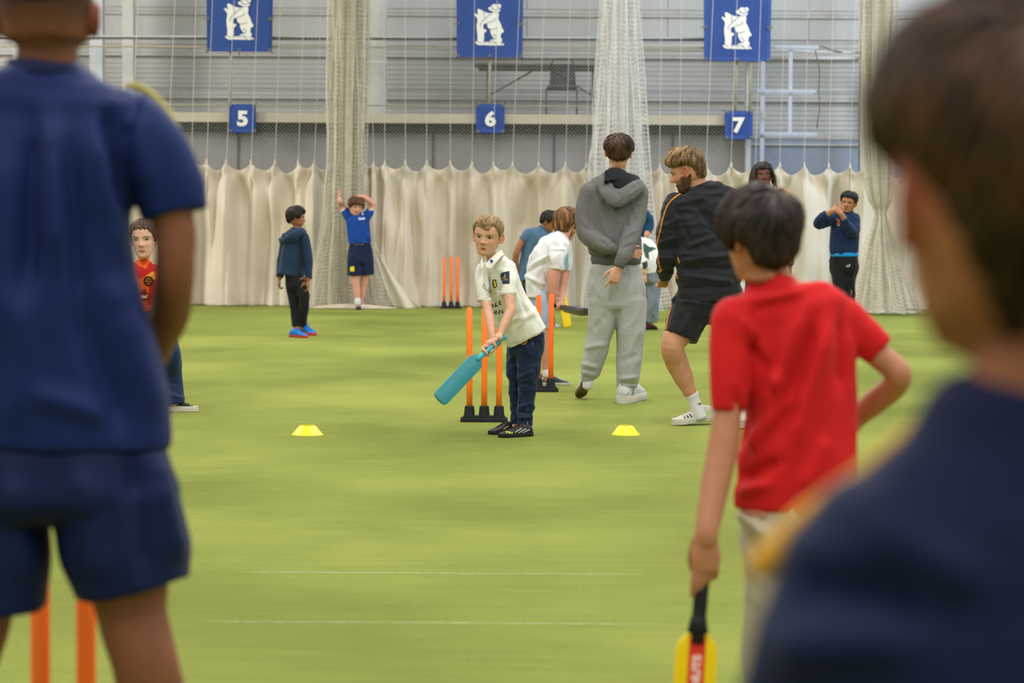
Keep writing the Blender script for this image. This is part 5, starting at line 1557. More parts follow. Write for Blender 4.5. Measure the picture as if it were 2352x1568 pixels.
P.garment('tee_shirt', [
    dict(pts=[(1293, 541, .0, 20, 18), (1287, 552, .0, 34, 26), (1273, 572, .0, 46, 36), (1256, 598, .0, 48, 38), (1243, 630, 0, 46, 31), (1238, 655, 0, 45, 26), (1240, 680, .0, 44, 24)], side=SD, ends=(.4, 0)),
    dict(pts=[(1283, 566, -.12, 23), (1281, 590, -.16, 21), (1278, 619, -.17, 17.5)], ends=(1, 0)),
    dict(pts=[(1290, 566, .12, 22), (1295, 600, .15, 20), (1296, 620, .16, 17)], ends=(1, 0)),
    ], white_t, vox=.0055, amp=.008, freq=6, seed=4, stretch=(1, 1, .6), folds=[(1215, 612, 1262, 585, .009, 4), (1205, 628, 1262, 600, -.009, 4), (1205, 632, 1255, 655, .010, 5), (1222, 650, 1258, 680, -.010, 4), (1250, 600, 1258, 660, -.012, 5), (1258, 585, 1264, 615, -.012, 3), (1268, 572, 1300, 572, .006, 3)],
    paint=[([(1296, 590), (1306, 575), (1306, 620), (1294, 625)], (.45, .66, .80))])
P.garment('shorts', [
    dict(pts=[(1240, 672, 0, 38, 23), (1241, 695, 0, 38, 23)], side=SD, ends=(.3, .6)),
    dict(pts=[(1246, 690, -.08, 23), (1249, 725, -.09, 21), (1251, 757, -.09, 20)], ends=(1, 0)),
    dict(pts=[(1230, 690, .1, 23), (1226, 725, .1, 20), (1224, 757, .1, 19)], ends=(1, 0)),
    ], pale_b, vox=.0055, amp=.006, freq=7, seed=2)
mb = MB(); P.tube(mb, [(1255, 850, -.08, 10), (1257, 866, -.08, 11)], sub=3, ends=(.3, 0)); me = mb.mesh(); setcol(me, np.ones((len(me.vertices), 3))); link('sock', me, sock_w, P.root, smooth=True)
g_ = ground(1247, 884); P.shoe(g_, ground(1311, 885), navy_sh, sole_w, lace_m=sole_w, hgt=.95)
P.decal('shoe', [], mat('cream_stripe', '#c9bfae', .6), 'stripe', lines=[[(1250, 860), (1262, 872), (1272, 878)]], lw=2.6, off=.003)
P.shoe(ground(1205, 877), ground(1255, 873), navy_sh, sole_w, lace_m=sole_w, hgt=.95)
gun = mat('gunmetal_bat', '#4a4750', .35, var=.1, spec=.5)
dkn = mat('navy_edge', '#22283a', .4)
sho_, toe_ = P.p(1296, 704, -.10), P.p(1357, 711, -.62)
R_, _ = cricket_bat('cricket_bat', 'dark grey plastic bat with yellow mark held behind the front stumps', P.p(1268, 701, .12), sho_, toe_, V((.15, .3, 1)), gun, dkn, width=.105, thick=.055, hr=.016)
mb = MB(); a = sho_.lerp(toe_, .45); b = sho_.lerp(toe_, .72); ax_ = (b - a).normalized(); n_ = V((.15, .3, 1)); n_ = (n_ - ax_ * n_.dot(ax_)).normalized(); sd_ = ax_.cross(n_)
mb.add([a + n_ * .006 + sd_ * q for q in (-.014, .014)] + [b + n_ * .006 + sd_ * q for q in (.016, -.010)], [(0, 1, 2, 3)]); mb.build('yellow_mark', yel_p, R_)

# ------------------------------------------------------------------ boy in slate blue tee with the yellow bat
slate = cloth('slate_tee', '#4d6b86', fold=.3)
skin_br = skin_mat('brown', '#9a6546')
P = Person('dark-haired boy in a slate blue tee leaning over a yellow bat', 28.3, 1232, vox=.0065)
P.lidmat = lid('#865a3e')
P.head(1262, 509, -.02, 46, yaw=70, pitch=22, roll=-6, wide=1.05, eye='#241812', brows='#1d1512', lips='#7d4c40')
P.limb([(1256, 516, 0, 9), (1249, 527, 0, 10), (1240, 545, 0, 14)])
SX = V((.95, -.3, 0))
P.limb([(1240, 542, 0, 26, 16), (1226, 580, 0, 24, 16), (1222, 640, 0, 24, 17)], side=SX)
P.limb([(1212, 540, 0, 10), (1197, 558, -.03, 8.5), (1187, 580, -.05, 8), (1184, 605, -.02, 7), (1190, 625, .02, 6)])
P.limb([(1262, 545, 0, 10), (1280, 590, -.1, 8), (1287, 635, -.1, 6)])
P.grip(P.p(1287, 637, -.1), P.p(1287, 650, -.1), V((.1, 0, 1)), .014, .16)
P.limb([(1215, 640, 0, 18), (1222, 690, 0, 12), (1230, 742, 0, 8)]); P.limb([(1242, 640, 0, 18), (1256, 690, 0, 12), (1268, 742, 0, 8)])
P.skin(skin_br, it=2)
P.hair([(0, .22), (40, .22), (60, .12), (72, -.08), (90, .0), (110, -.08), (180, -.24)], .07, hair_mat('black', '#14110f', '#2a2420'), locks=260, lock_len=.4, lock_r=.018, lift=.015)
P.garment('tee_shirt', [
    dict(pts=[(1249, 525, 0, 13, 11), (1244, 533, 0, 26, 16), (1236, 548, 0, 33, 19), (1226, 580, 0, 29, 20), (1218, 615, 0, 28, 20), (1216, 645, 0, 28, 20)], side=SX, ends=(.4, 0)),
    dict(pts=[(1216, 537, 0, 14), (1208, 545, -.01, 13), (1200, 553, -.02, 11)], ends=(1, 0)),
    dict(pts=[(1264, 543, 0, 13), (1273, 565, -.05, 11)], ends=(1, 0))], slate, vox=.007, amp=.008, seed=1)
P.garment('trousers', [
    dict(pts=[(1224, 640, 0, 27, 19), (1228, 660, 0, 28, 19)], side=SX, ends=(.3, .6)),
    dict(pts=[(1215, 655, 0, 16), (1222, 700, 0, 12), (1230, 738, 0, 10)], ends=(1, 0)), dict(pts=[(1243, 655, 0, 16), (1257, 700, 0, 12), (1267, 738, 0, 10)], ends=(1, 0))], cloth('dark_trousers', '#2b3240'), vox=.007)
P.shoe(ground(1256, 752), ground(1284, 751), white_sh, sole_w); P.shoe(ground(1222, 752), ground(1246, 755), white_sh, sole_w)
yb_m = mat('yellow_bat', '#e9c310', .4, var=.05)
R_, (sh3, ax3, n3, sd3, L3) = cricket_bat('cricket_bat', 'yellow plastic bat with a dark label held by the slate-shirted boy', P.p(1284, 632, -.1), P.p(1287, 655, -.12), P.p(1304, 751, -.25), V((-.35, -1, 0)), yb_m, mat('black_grip', '#222224', .7), width=.095, thick=.045, hr=.015)
mb = MB(); c1, c2 = sh3 + ax3 * .06 * L3 + n3 * .007, sh3 + ax3 * .36 * L3 + n3 * .007
mb.add([c1 + sd3 * .04, c1 - sd3 * .012, c2 - sd3 * .012, c2 + sd3 * .04], [(0, 1, 2, 3)]); mb.build('dark_label', blk_p, R_)

# ------------------------------------------------------------------ wicketkeeper bending in white and green
kp_w = cloth('keeper_white', '#dcdcd6', fold=.3); kp_g = cloth('grey_trk', '#77808a', fold=.3)
P = Person('crouching child in a white jersey with dark green panels, beyond the joggers', 27.7, 1480, vox=.0065)
P.lidmat = lid('#c08e74')
SDk = V((.5, .86, 0))
P.head(1448, 585, .25, 44, yaw=170, pitch=50)
P.limb([(1455, 580, .2, 10), (1466, 575, .12, 12)])
P.limb([(1470, 570, .1, 26, 18), (1490, 590, .05, 26, 20), (1497, 630, 0, 24, 20)], side=SDk)
P.limb([(1472, 570, 0, 12), (1474, 600, -.1, 9), (1478, 625, -.15, 7)]); P.hand(P.p(1478, 625, -.15), (.1, -.2, -1), (0, 1, 0), (-1, 0, 0), .16)
P.limb([(1500, 640, 0, 18), (1500, 690, -.05, 12), (1495, 737, 0, 7)]); P.limb([(1480, 640, .1, 18), (1476, 690, .1, 12), (1474, 742, .1, 8)])
P.skin(skin_fair, it=2)
P.hair([(0, .2), (60, .1), (80, -.05), (110, -.1), (180, -.25)], .06, hb, locks=120)
grn = (.055, .13, .09)
P.garment('jersey', [
    dict(pts=[(1458, 572, .14, 16, 15), (1468, 566, .1, 28, 22), (1482, 575, .05, 32, 25), (1492, 598, 0, 31, 24), (1496, 626, 0, 29, 20)], side=SDk, ends=(.6, 0)),
    dict(pts=[(1473, 572, -.05, 16), (1475, 595, -.1, 14), (1478, 618, -.15, 11)], ends=(1, 0))], kp_w, vox=.007, amp=.007, seed=2, side=SDk,
    paint=[([(1477, 556), (1492, 566), (1508, 571), (1498, 576), (1490, 580), (1492, 597), (1482, 590), (1478, 575)], grn), ([(1474, 604), (1487, 598), (1488, 612), (1478, 618)], (.05, .05, .06))])
P.garment('trousers', [
    dict(pts=[(1497, 618, 0, 25, 20), (1498, 645, 0, 26, 20)], side=SDk, ends=(.3, .6)),
    dict(pts=[(1503, 640, 0, 17), (1499, 690, -.04, 14), (1498, 738, 0, 13)], ends=(1, 0)), dict(pts=[(1482, 640, .1, 17), (1478, 690, .1, 13), (1475, 738, .1, 11)], ends=(1, 0))], kp_g, vox=.007, amp=.012, freq=7)
dsh = mat('charcoal_shoe', '#38363a', .7, var=.2, vs=30)
P.shoe(ground(1479, 756), ground(1510, 757), dsh, blk_sole, lace_m=blk_sole, hgt=1.6)
P.decal('shoe', [], red_p, 'red_lettering', lines=[[(1484, 748), (1500, 745)], [(1484, 751), (1500, 748)]], lw=1.2, step=3)
P.shoe(ground(1462, 752), ground(1480, 750), dsh, blk_sole)

# ------------------------------------------------------------------ child in a teal top mostly behind the teenager
P = Person('person in a dark teal sweatshirt mostly hidden behind the grey hoodie', 30.0, 1452, vox=.007)
P.lidmat = lid('#865a3e')
P.head(1448, 474, .0, 40, yaw=180)
P.limb([(1448, 490, 0, 9), (1449, 505, 0, 12)])
SX = V((1, 0, 0))
P.limb([(1450, 505, 0, 24, 15), (1450, 560, 0, 23, 16), (1450, 610, 0, 24, 16)], side=SX)
P.limb([(1474, 495, 0, 10), (1492, 508, .0, 8), (1488, 530, -.05, 7), (1484, 540, -.08, 6)]); P.hand(P.p(1484, 540, -.08), (-.3, 0, -1), (-1, 0, 0), (0, -1, 0), .15)
P.limb([(1426, 495, 0, 10), (1410, 530, 0, 8), (1424, 560, -.05, 6)]); P.hand(P.p(1424, 560, -.05), (.3, 0, -1), (1, 0, 0), (0, -1, 0), .15)
P.limb([(1440, 610, 0, 16), (1440, 670, 0, 11), (1440, 728, 0, 7)]); P.limb([(1461, 610, 0, 16), (1461, 670, 0, 11), (1461, 728, 0, 7)])
P.skin(skin_mat('tan', '#c48c6c'), it=2)
P.hair([(0, .2), (60, .1), (80, -.05), (110, -.1), (180, -.25)], .06, hb, locks=80)
P.garment('sweatshirt', [
    dict(pts=[(1450, 492, 0, 14, 11), (1450, 500, 0, 27, 15), (1450, 520, 0, 30, 18), (1450, 600, 0, 27, 18)], side=SX, ends=(.4, 0)),
    dict(pts=[(1474, 488, 0, 13), (1488, 500, 0, 11), (1492, 515, 0, 10), (1488, 534, -.05, 8)], ends=(1, 0)),
    dict(pts=[(1426, 490, 0, 13), (1411, 528, 0, 10), (1420, 552, -.04, 8)], ends=(1, 0))], cloth('teal_sweat', '#16405e', fold=.3), vox=.0075, amp=.006)
P.garment('trousers', [dict(pts=[(1450, 598, 0, 26, 17), (1450, 620, 0, 26, 17)], side=SX, ends=(.3, .6)), dict(pts=[(1440, 615, 0, 15), (1440, 724, 0, 10)], ends=(1, 0)), dict(pts=[(1461, 615, 0, 15), (1461, 724, 0, 10)], ends=(1, 0))], cloth('dark_trousers', '#2b3240'), vox=.0075)
for x in (1440, 1461): P.shoe(ground(x, 742), ground(x, 735), dsh, blk_sole)

# ------------------------------------------------------------------ man with dreadlocks
skin_dk = skin_mat('dark', '#6b4433')
P = Person('man with dreadlocks and a tan shirt standing beyond the red shirted boy', 23.7, 1752, vox=.0055)
P.lidmat = lid('#553427')
P.head(1752, 404, .0, 57, yaw=4, pitch=-3, roll=2, wide=1.05, nose=1.15, brow=1.4, eye='#1d1210', brows='#14100e', lips='#8a5148', ears=.9, eye_open=.8, smile=-.5)
P.limb([(1752, 425, 0, 14), (1752, 440, 0, 14), (1752, 452, 0, 20)])
SX = V((1, 0, 0))
P.limb([(1752, 455, 0, 40, 22), (1752, 530, 0, 38, 24), (1752, 610, 0, 36, 24)], side=SX)
P.limb([(1706, 455, 0, 17), (1694, 520, 0, 13), (1690, 580, -.04, 10), (1690, 610, -.06, 8)]); P.hand(P.p(1690, 612, -.06), (0, 0, -1), (1, 0, 0), (0, -1, 0), .18)
P.limb([(1798, 455, 0, 17), (1812, 520, 0, 13), (1813, 580, -.04, 10), (1814, 606, -.06, 8)]); P.hand(P.p(1814, 610, -.06), (0, 0, -1), (-1, 0, 0), (0, -1, 0), .19)
P.limb([(1735, 610, 0, 24), (1735, 690, 0, 17), (1732, 785, 0, 10)]); P.limb([(1770, 610, 0, 24), (1770, 690, 0, 17), (1772, 785, 0, 10)])
def goatee(co, L, tint):
    x, y, z = L.T
    f = np.exp(-(x / .12) ** 2 - ((z + .21) / .018) ** 2) * (y > .2) + .8 * np.clip((-.36 - z) / .06, 0, 1) * (y > 0) * (z > -.56) * (np.abs(x) < .4)
    tint *= 1 - .5 * np.clip(f, 0, 1)[:, None]
P.skin(skin_dk, it=2, extra=goatee)
dl = hair_mat('dreads', '#17120f', '#2e2118')
P.hair([(0, .24), (40, .22), (60, .10), (75, -.05), (100, -.05), (180, -.3)], .08, dl, locks=60, lock_len=.3, lock_r=.02, seed=4)
for i in range(44):
    a = math.radians(52 + (308 - 52) * i / 43 + P.rnd.uniform(-4, 4)); r0 = .25
    if i % 3 == 0 : a = math.radians(P.rnd.uniform(48, 62) * (1 if i % 2 else -1))
    top = V((math.sin(a) * .20, math.cos(a) * .22 - .02, .50 + P.rnd.uniform(-.02, .03)))
    mid = V((math.sin(a) * .43, math.cos(a) * .46 - .03, .20 + P.rnd.uniform(-.06, .06)))
    low = V((math.sin(a) * (.50 + P.rnd.uniform(-.05, .05)), math.cos(a) * .50 - .03, -.15)); end = low + V((P.rnd.uniform(-.05, .05), P.rnd.uniform(-.04, .04), -.16 - .2 * P.rnd.random()))
    mb = MB(); mb.tube([P.H(*q) for q in (top, mid, low, end)], [.030 * P.hh, .034 * P.hh, .030 * P.hh, .02 * P.hh], n=7, sub=3, ends=(1, 1))
    me = mb.mesh(); z_ = np.array([(v - P.hc).dot(P.M @ V((0, 0, 1))) / P.hh for v in (V(q) for q in mb.v)])
    t_ = np.clip((.1 - z_) / .35, 0, 1)[:, None] * (P.rnd.random() ** .7)
    setcol(me, np.ones((len(me.vertices), 3)) * (1 - t_) + t_ * np.array([5.2, 3.2, 1.9]))
    link('dreadlock', me, dl, P.hairobj, smooth=True)
P.garment('shirt', [
    dict(pts=[(1752, 440, 0, 20, 16), (1752, 446, 0, 40, 22), (1752, 462, 0, 50, 28), (1752, 530, 0, 44, 29), (1752, 620, 0, 42, 28)], side=SX, ends=(.4, 0)),
    dict(pts=[(1708, 452, 0, 20), (1695, 490, 0, 18), (1693, 525, 0, 17)], ends=(1, 0)), dict(pts=[(1796, 452, 0, 20), (1811, 490, 0, 17), (1812, 525, 0, 15)], ends=(1, 0))], cloth('tan_shirt', '#b08a5c'), vox=.0065)
P.garment('trousers', [dict(pts=[(1752, 612, 0, 40, 26), (1752, 640, 0, 42, 27)], side=SX, ends=(.3, .6)), dict(pts=[(1735, 630, 0, 23), (1733, 780, 0, 14)], ends=(1, 0)), dict(pts=[(1770, 630, 0, 23), (1772, 780, 0, 14)], ends=(1, 0))], cloth('dark_trousers', '#2b3240'), vox=.0065)
mb = MB(); P.tube(mb, [(1814, 601, -.055, 9.5), (1814, 606, -.055, 9.5)], sub=1, n=16, ends=(.2, .2)); link('watch', mb.mesh(), mat('olive_strap', '#5c6340', .6), P.root, smooth=True)
for x in (1732, 1772): P.shoe(ground(x, 798), ground(x, 806), dsh, blk_sole)

# ------------------------------------------------------------------ boy with clasped hands
navy_sw = cloth('navy_sweat', '#1b2f52', fold=.35); blk_tr = cloth('black_trousers', '#1d1e22', fold=.3)
P = Person('boy in a navy sweatshirt holding both hands clasped beside his chin', 24.1, 1940, vox=.0055)
P.lidmat = lid('#9a6a4c')
P.head(1949, 466, -.02, 47, yaw=-22, pitch=4, roll=-8, wide=1.08, eye='#2a1b12', brows='#1c1512', lips='#a2605a', smile=.9, mouth_open=.25)
P.limb([(1952, 482, 0, 9), (1948, 495, 0, 13)])
SX = V((.97, -.2, 0))
P.limb([(1942, 502, 0, 26, 16), (1939, 540, 0, 27, 18), (1938, 590, 0, 28, 19)], side=SX)
P.limb([(1916, 503, 0, 11), (1892, 511, -.08, 9), (1877, 515, -.12, 9), (1890, 500, -.18, 8), (1906, 488, -.22, 6.5), (1912, 484, -.23, 6)])
P.limb([(1964, 505, 0, 11), (1962, 528, -.08, 9.5), (1955, 533, -.12, 9), (1944, 514, -.19, 8), (1935, 496, -.23, 6.5), (1931, 490, -.24, 6)])
P.hand(P.p(1908, 486, -.22), (.9, -.1, .25), (.1, 1, -.2), (0, 0, 1), .16, curl=.4); P.hand(P.p(1933, 491, -.24), (-.7, 0, .6), (-.3, 1, -.3), (0, .3, 1), .15, curl=.9)
P.limb([(1924, 600, 0, 18), (1928, 660, -.02, 13), (1932, 785, 0, 8)]); P.limb([(1953, 600, 0, 18), (1950, 660, 0, 13), (1952, 785, .0, 8)])
P.skin(skin_mat('olive', '#b07a58'), it=2)
P.hair([(0, .28), (35, .27), (55, .2), (70, .02), (85, .03), (104, .02), (180, -.18)], .07, hair_mat('black', '#14110f'), locks=260, lock_len=.3, lock_r=.016, thickf=lambda ad, z, sg: .035 + .05 * max(0, min(1, (z - .12) / .15)))
P.garment('sweatshirt', [
    dict(pts=[(1950, 487, 0, 13, 11), (1948, 494, 0, 24, 15), (1943, 505, 0, 31, 19), (1940, 540, 0, 33, 22), (1939, 572, 0, 33, 23), (1939, 585, 0, 31, 21)], side=SX, ends=(.4, 0)),
    dict(pts=[(1918, 501, 0, 14), (1897, 508, -.07, 13), (1880, 513, -.12, 12.5), (1887, 502, -.17, 11), (1900, 491, -.21, 8.5)], ends=(1, 0)),
    dict(pts=[(1962, 503, 0, 14), (1963, 522, -.06, 13), (1957, 532, -.12, 13), (1947, 518, -.18, 11), (1939, 502, -.22, 8.5)], ends=(1, 0))], navy_sw, vox=.0065, amp=.006, freq=7, seed=3)
P.decal('sweatshirt', [[(1920, 501), (1929, 504), (1926, 507), (1919, 504)], [(1922, 511), (1930, 512), (1929, 516), (1923, 516)]], mat('coral_print', '#e0563c', .6), 'chest_print'); P.decal('sweatshirt', [[(1923, 507), (1928, 508), (1927, 510)], [(1923, 517), (1929, 517), (1927, 519)]], white_p, 'chest_print')
mb = MB(); P.tube(mb, [(1939, 580, 0, 32, 22), (1939, 589, 0, 33.5, 23.5)], side=SX, sub=2, n=28, ends=(0, 0)); me = mb.mesh(); setcol(me, np.ones((len(me.vertices), 3))); link('undershirt_hem', me, cloth('bright_blue', '#2492d2', fold=0), P.root, smooth=True)
P.garment('track_trousers', [dict(pts=[(1938, 578, 0, 29, 20), (1938, 600, 0, 32, 22), (1938, 618, 0, 31, 21)], side=SX, ends=(.3, .6)), dict(pts=[(1923, 610, 0, 18), (1928, 650, -.02, 14.5), (1932, 778, 0, 9.5)], ends=(1, 0)), dict(pts=[(1954, 610, 0, 18), (1950, 650, 0, 15), (1952, 778, 0, 9.5)], ends=(1, 0))], blk_tr, vox=.0065, amp=.008, freq=8, seed=2)
P.decal('track_trousers', [], white_p, 'leg_logo', lines=[[(1943, 612), (1945, 611)], [(1946, 613), (1948, 608)], [(1950, 613), (1952, 606)]], lw=1.4, step=3)
for x in (1930, 1954): P.shoe(ground(x, 797), ground(x - 4, 804), dsh, blk_sole)

# ------------------------------------------------------------------ boy in navy hoodie with blue shoes
navy_hd = cloth('navy_hoodie', '#20354f', fold=.35)
P = Person('small boy in a navy hoodie, dark trousers and bright blue shoes', 26.1, 680, vox=.006)
P.lidmat = lid('#865a3e')
P.head(681, 500, .0, 48, yaw=98, pitch=4, wide=1.06, ears=1.1, eye='#241812', brows='#1d1512', lips='#7d4c40')
P.limb([(681, 515, 0, 9), (681, 530, 0, 11)])
SH = V((.75, .66, 0))
P.limb([(680, 538, 0, 24, 15), (674, 590, 0, 24, 16), (676, 645, 0, 22, 17)], side=SH)
P.limb([(698, 545, -.05, 10), (706, 595, -.05, 8), (707, 640, -.08, 6.5)]); P.hand(P.p(707, 645, -.08), (.0, -.1, -1), (-1, .3, 0), (.3, -1, 0), .145, curl=.55)
P.limb([(656, 548, .08, 10), (648, 600, .05, 8), (643, 636, .0, 6.5)]); P.hand(P.p(642, 641, .0), (-.1, 0, -1), (1, .3, 0), (0, -1, 0), .15, curl=.9)
P.limb([(670, 650, .03, 15), (676, 705, .03, 10), (681, 757, .02, 7)]); P.limb([(690, 650, -.03, 15), (697, 700, -.05, 10), (692, 757, .05, 7)])
P.skin(skin_br, it=2)
P.hair([(0, .22), (40, .22), (60, .12), (72, -.06), (88, .0), (110, -.08), (180, -.26)], .075, hair_mat('black', '#14110f'), locks=260, lock_len=.4, lock_r=.018, lift=.015, lump=.02)
P.garment('hoodie', [
    dict(pts=[(682, 527, 0, 14, 12), (681, 535, 0, 25, 16), (678, 552, 0, 30, 19), (672, 600, 0, 32, 21), (668, 632, 0, 34, 22)], side=SH, ends=(.4, 0)),
    dict(pts=[(698, 543, -.04, 12), (706, 585, -.05, 10.5), (708, 640, -.08, 8.5)], ends=(1, 0)),
    dict(pts=[(657, 546, .08, 12), (648, 595, .05, 10.5), (642, 636, .0, 8)], ends=(1, 0))], navy_hd, vox=.007, amp=.007, freq=6, seed=7)
P.garment('hood', [dict(pts=[(700, 534, .0, 4, 7), (690, 532, -.10, 7, 9), (672, 545, -.14, 9, 12), (654, 556, -.06, 8, 12), (648, 552, .04, 5, 10)], ends=(1, 1), sub=8), dict(pts=[(672, 540, -.02, 18, 12), (662, 556, -.03, 14, 11)], side=SH, ends=(.7, .7))], navy_hd, vox=.0065, amp=.005, freq=9, carve=False)
P.garment('track_trousers', [dict(pts=[(675, 625, 0, 22, 17), (679, 655, 0, 23, 18)], side=SH, ends=(.3, .6)), dict(pts=[(670, 650, .03, 15), (677, 705, .03, 11.5), (680, 748, .02, 9)], ends=(1, 0)), dict(pts=[(690, 650, -.03, 15), (699, 690, -.05, 12), (694, 748, .04, 9)], ends=(1, 0))], blk_tr, vox=.0065, amp=.008, freq=8, seed=4)
blue_sh = mat('blue_shoe', '#1471c4', .45, var=.08, vs=30); red_so = mat('red_sole', '#b5382c', .5)
P.shoe(ground(666, 774), ground(706, 776), blue_sh, red_so, lace_m=blue_sh, hgt=1.05); P.shoe(ground(688, 768), ground(723, 771), blue_sh, red_so, lace_m=blue_sh, hgt=1.05)

# ------------------------------------------------------------------ boy stretching with raised arms
roy = cloth('royal_shirt', '#164394', fold=.3); navy_s = cloth('navy_shorts', '#15233f', fold=.3)
P = Person('boy in a royal blue shirt stretching both arms above his head', 33.35, 826, vox=.0065)
P.lidmat = lid('#c08e74')
P.head(818, 474, -.05, 42, yaw=20, pitch=16, roll=-4, wide=1.12, brows='#4c3524', lips='#b0685c', nose=.9)
P.limb([(820, 488, 0, 9), (822, 500, 0, 13)])
SX = V((.97, .2, 0))
P.limb([(823, 505, 0, 23, 15), (825, 545, 0, 23, 16), (827, 575, 0, 25, 17)], side=SX)
P.limb([(801, 498, 0, 9), (792, 484, 0, 8), (785, 472, 0, 7.5), (781, 462, -.1, 6.5), (779, 455, -.05, 5)]); P.hand(P.p(779, 456, -.05), (-.05, .2, 1), (1, 0, 0), (0, -1, 0), .16)
P.limb([(845, 497, 0, 9), (851, 484, 0, 8), (857, 471, 0, 7.5), (846, 459, -.05, 6.5), (833, 451, -.05, 5.5)]); P.hand(P.p(834, 451, -.05), (-1, 0, .15), (0, 0, -1), (0, -1, 0), .16)
P.limb([(815, 600, -.03, 15), (816, 645, -.03, 9.5), (819, 665, -.03, 9), (821, 690, -.05, 6), (822, 704, -.06, 6)]); P.limb([(840, 600, .03, 15), (838, 640, .05, 9.5), (833, 665, .07, 8.5), (828, 695, .09, 6)])
P.skin(skin_mat('pink', '#d49a82'), it=2)
P.hair([(0, .18), (40, .16), (60, .05), (75, -.08), (88, .0), (110, -.08), (180, -.2)], .07, hair_mat('mid_brown', '#4a2f1e', '#6e4a30'), locks=240, lock_len=.4, lock_r=.02, lift=.015)
P.garment('shirt', [
    dict(pts=[(821, 491, 0, 13, 11), (822, 497, 0, 23, 15), (823, 510, 0, 28, 18), (825, 540, 0, 27, 19), (826, 559, 0, 26, 18)], side=SX, ends=(.4, 0)),
    dict(pts=[(803, 500, 0, 12), (796, 490, 0, 11), (790, 482, 0, 10)], ends=(1, 0)), dict(pts=[(842, 499, 0, 12), (848, 489, 0, 11), (851, 482, 0, 10)], ends=(1, 0))], roy, vox=.007, amp=.007, freq=7, seed=2,
    paint=[([(838, 508), (848, 505), (849, 514), (838, 513)], (3.2, .55, .5)), ([(846, 515), (852, 515), (851, 535), (846, 530)], (2.6, .5, .5)), ([(841, 545), (845, 541), (850, 556), (846, 558)], (3.0, .5, .45))])
P.text('shirt', 'Cinell', 830, 502, 5, white_p, rot=-3, bold=.05, off=.006); P.decal('shirt', [[(830, 490), (834, 489), (835, 493), (832, 494)]], white_p, 'chest_badge', off=.006)
for (x, y, dx, dy_) in ((790, 483, 8, -4), (851, 483, 9, 4)):
    mb = MB(); P.tube(mb, [(x, y, 0, 10.4), (x - .3, y - 1.6, 0, 10.4)] if x > 800 else [(x, y, 0, 10.4), (x - .8, y - 1.4, 0, 10.4)], sub=1, n=20, ends=(0, 0)); link('sleeve_trim', mb.mesh(), white_p, P.root, smooth=True)
P.garment('shorts', [dict(pts=[(827, 562, 0, 25, 17), (828, 585, 0, 28, 19), (828, 600, 0, 28, 19)], side=SX, ends=(.2, .6)), dict(pts=[(815, 590, -.02, 16), (815, 632, -.03, 16)], ends=(1, 0)), dict(pts=[(841, 590, .02, 16), (843, 630, .03, 16)], ends=(1, 0))], navy_s, vox=.0065, amp=.008, seed=3)
P.decal('shorts', [[(805, 613), (812, 611), (814, 614), (814, 623), (805, 623)]], mat('yellow_badge', '#e6d21e', .6), 'yellow_badge', off=.006)
mb = MB(); P.tube(mb, [(821, 686, -.05, 7), (822, 700, -.06, 7.5)], sub=2, ends=(.2, .2)); me = mb.mesh(); setcol(me, np.ones((len(me.vertices), 3))); link('sock', me, sock_w, P.root, smooth=True)
P.shoe(P.p(824, 700, .05), P.p(823, 700, -.17), mat('ink_shoe', '#222d3e', .6), blk_sole, lace_m=sole_w, hgt=1.1); P.shoe(P.p(828, 700, .15), P.p(822, 700, .02), mat('ink_shoe', '#222d3e', .6), blk_sole)

# ------------------------------------------------------------------ woman crouching behind the standing man
P = Person('young woman in an orange and red shirt crouching behind the man in navy', 15.84, 335, vox=.0045)
P.lidmat = lid('#c9a08c')
P.head(330, 549, -.05, 88, yaw=-3, pitch=6, roll=3, wide=.98, eye='#4a3a30', brows='#5a4030', lips='#b4685e', eye_open=.9)
P.limb([(331, 575, 0, 15), (331, 598, 0, 15), (331, 612, 0, 22)])
SX = V((1, 0, 0))
P.limb([(331, 620, 0, 48, 22), (330, 660, .06, 46, 28), (325, 720, .18, 46, 30), (325, 750, .2, 48, 32)], side=SX)
P.limb([(290, 630, 0, 16), (275, 680, 0, 13), (290, 740, -.1, 10)]); P.hand(P.p(290, 740, -.1), (.3, -.1, -1), (0, 1, 0), (1, 0, 0), .17)
P.limb([(372, 630, 0, 16), (385, 690, 0, 13), (372, 750, -.1, 10)]); P.hand(P.p(372, 750, -.1), (-.3, -.1, -1), (0, 1, 0), (-1, 0, 0), .17)
P.limb([(345, 745, .15, 34), (378, 800, -.12, 24), (398, 880, .0, 16), (400, 935, .0, 12)]); P.limb([(305, 745, .15, 34), (268, 800, -.12, 24), (252, 880, .0, 16), (250, 935, .0, 12)])
P.skin(skin_mat('pale', '#d8ab96'), it=3)
P.hair([(0, .30), (30, .28), (50, .20), (70, .02), (90, -.1), (120, -.2), (180, -.3)], .035, hair_mat('brown_back', '#4b372b', '#6d5442'), locks=260, lock_len=.6, lock_r=.014, lift=.008, crown=(0, -.9, .3), swirl=.1)
org = cloth('orange_shirt', '#dd5a1e', fold=.25); K_ = np.array(lin('#dd5a1e'))
redt = tuple(np.array(lin('#b52020')) / K_); yelt = tuple(np.array(lin('#f0a030')) / K_); drk = tuple(np.array(lin('#8a1c28')) / K_)
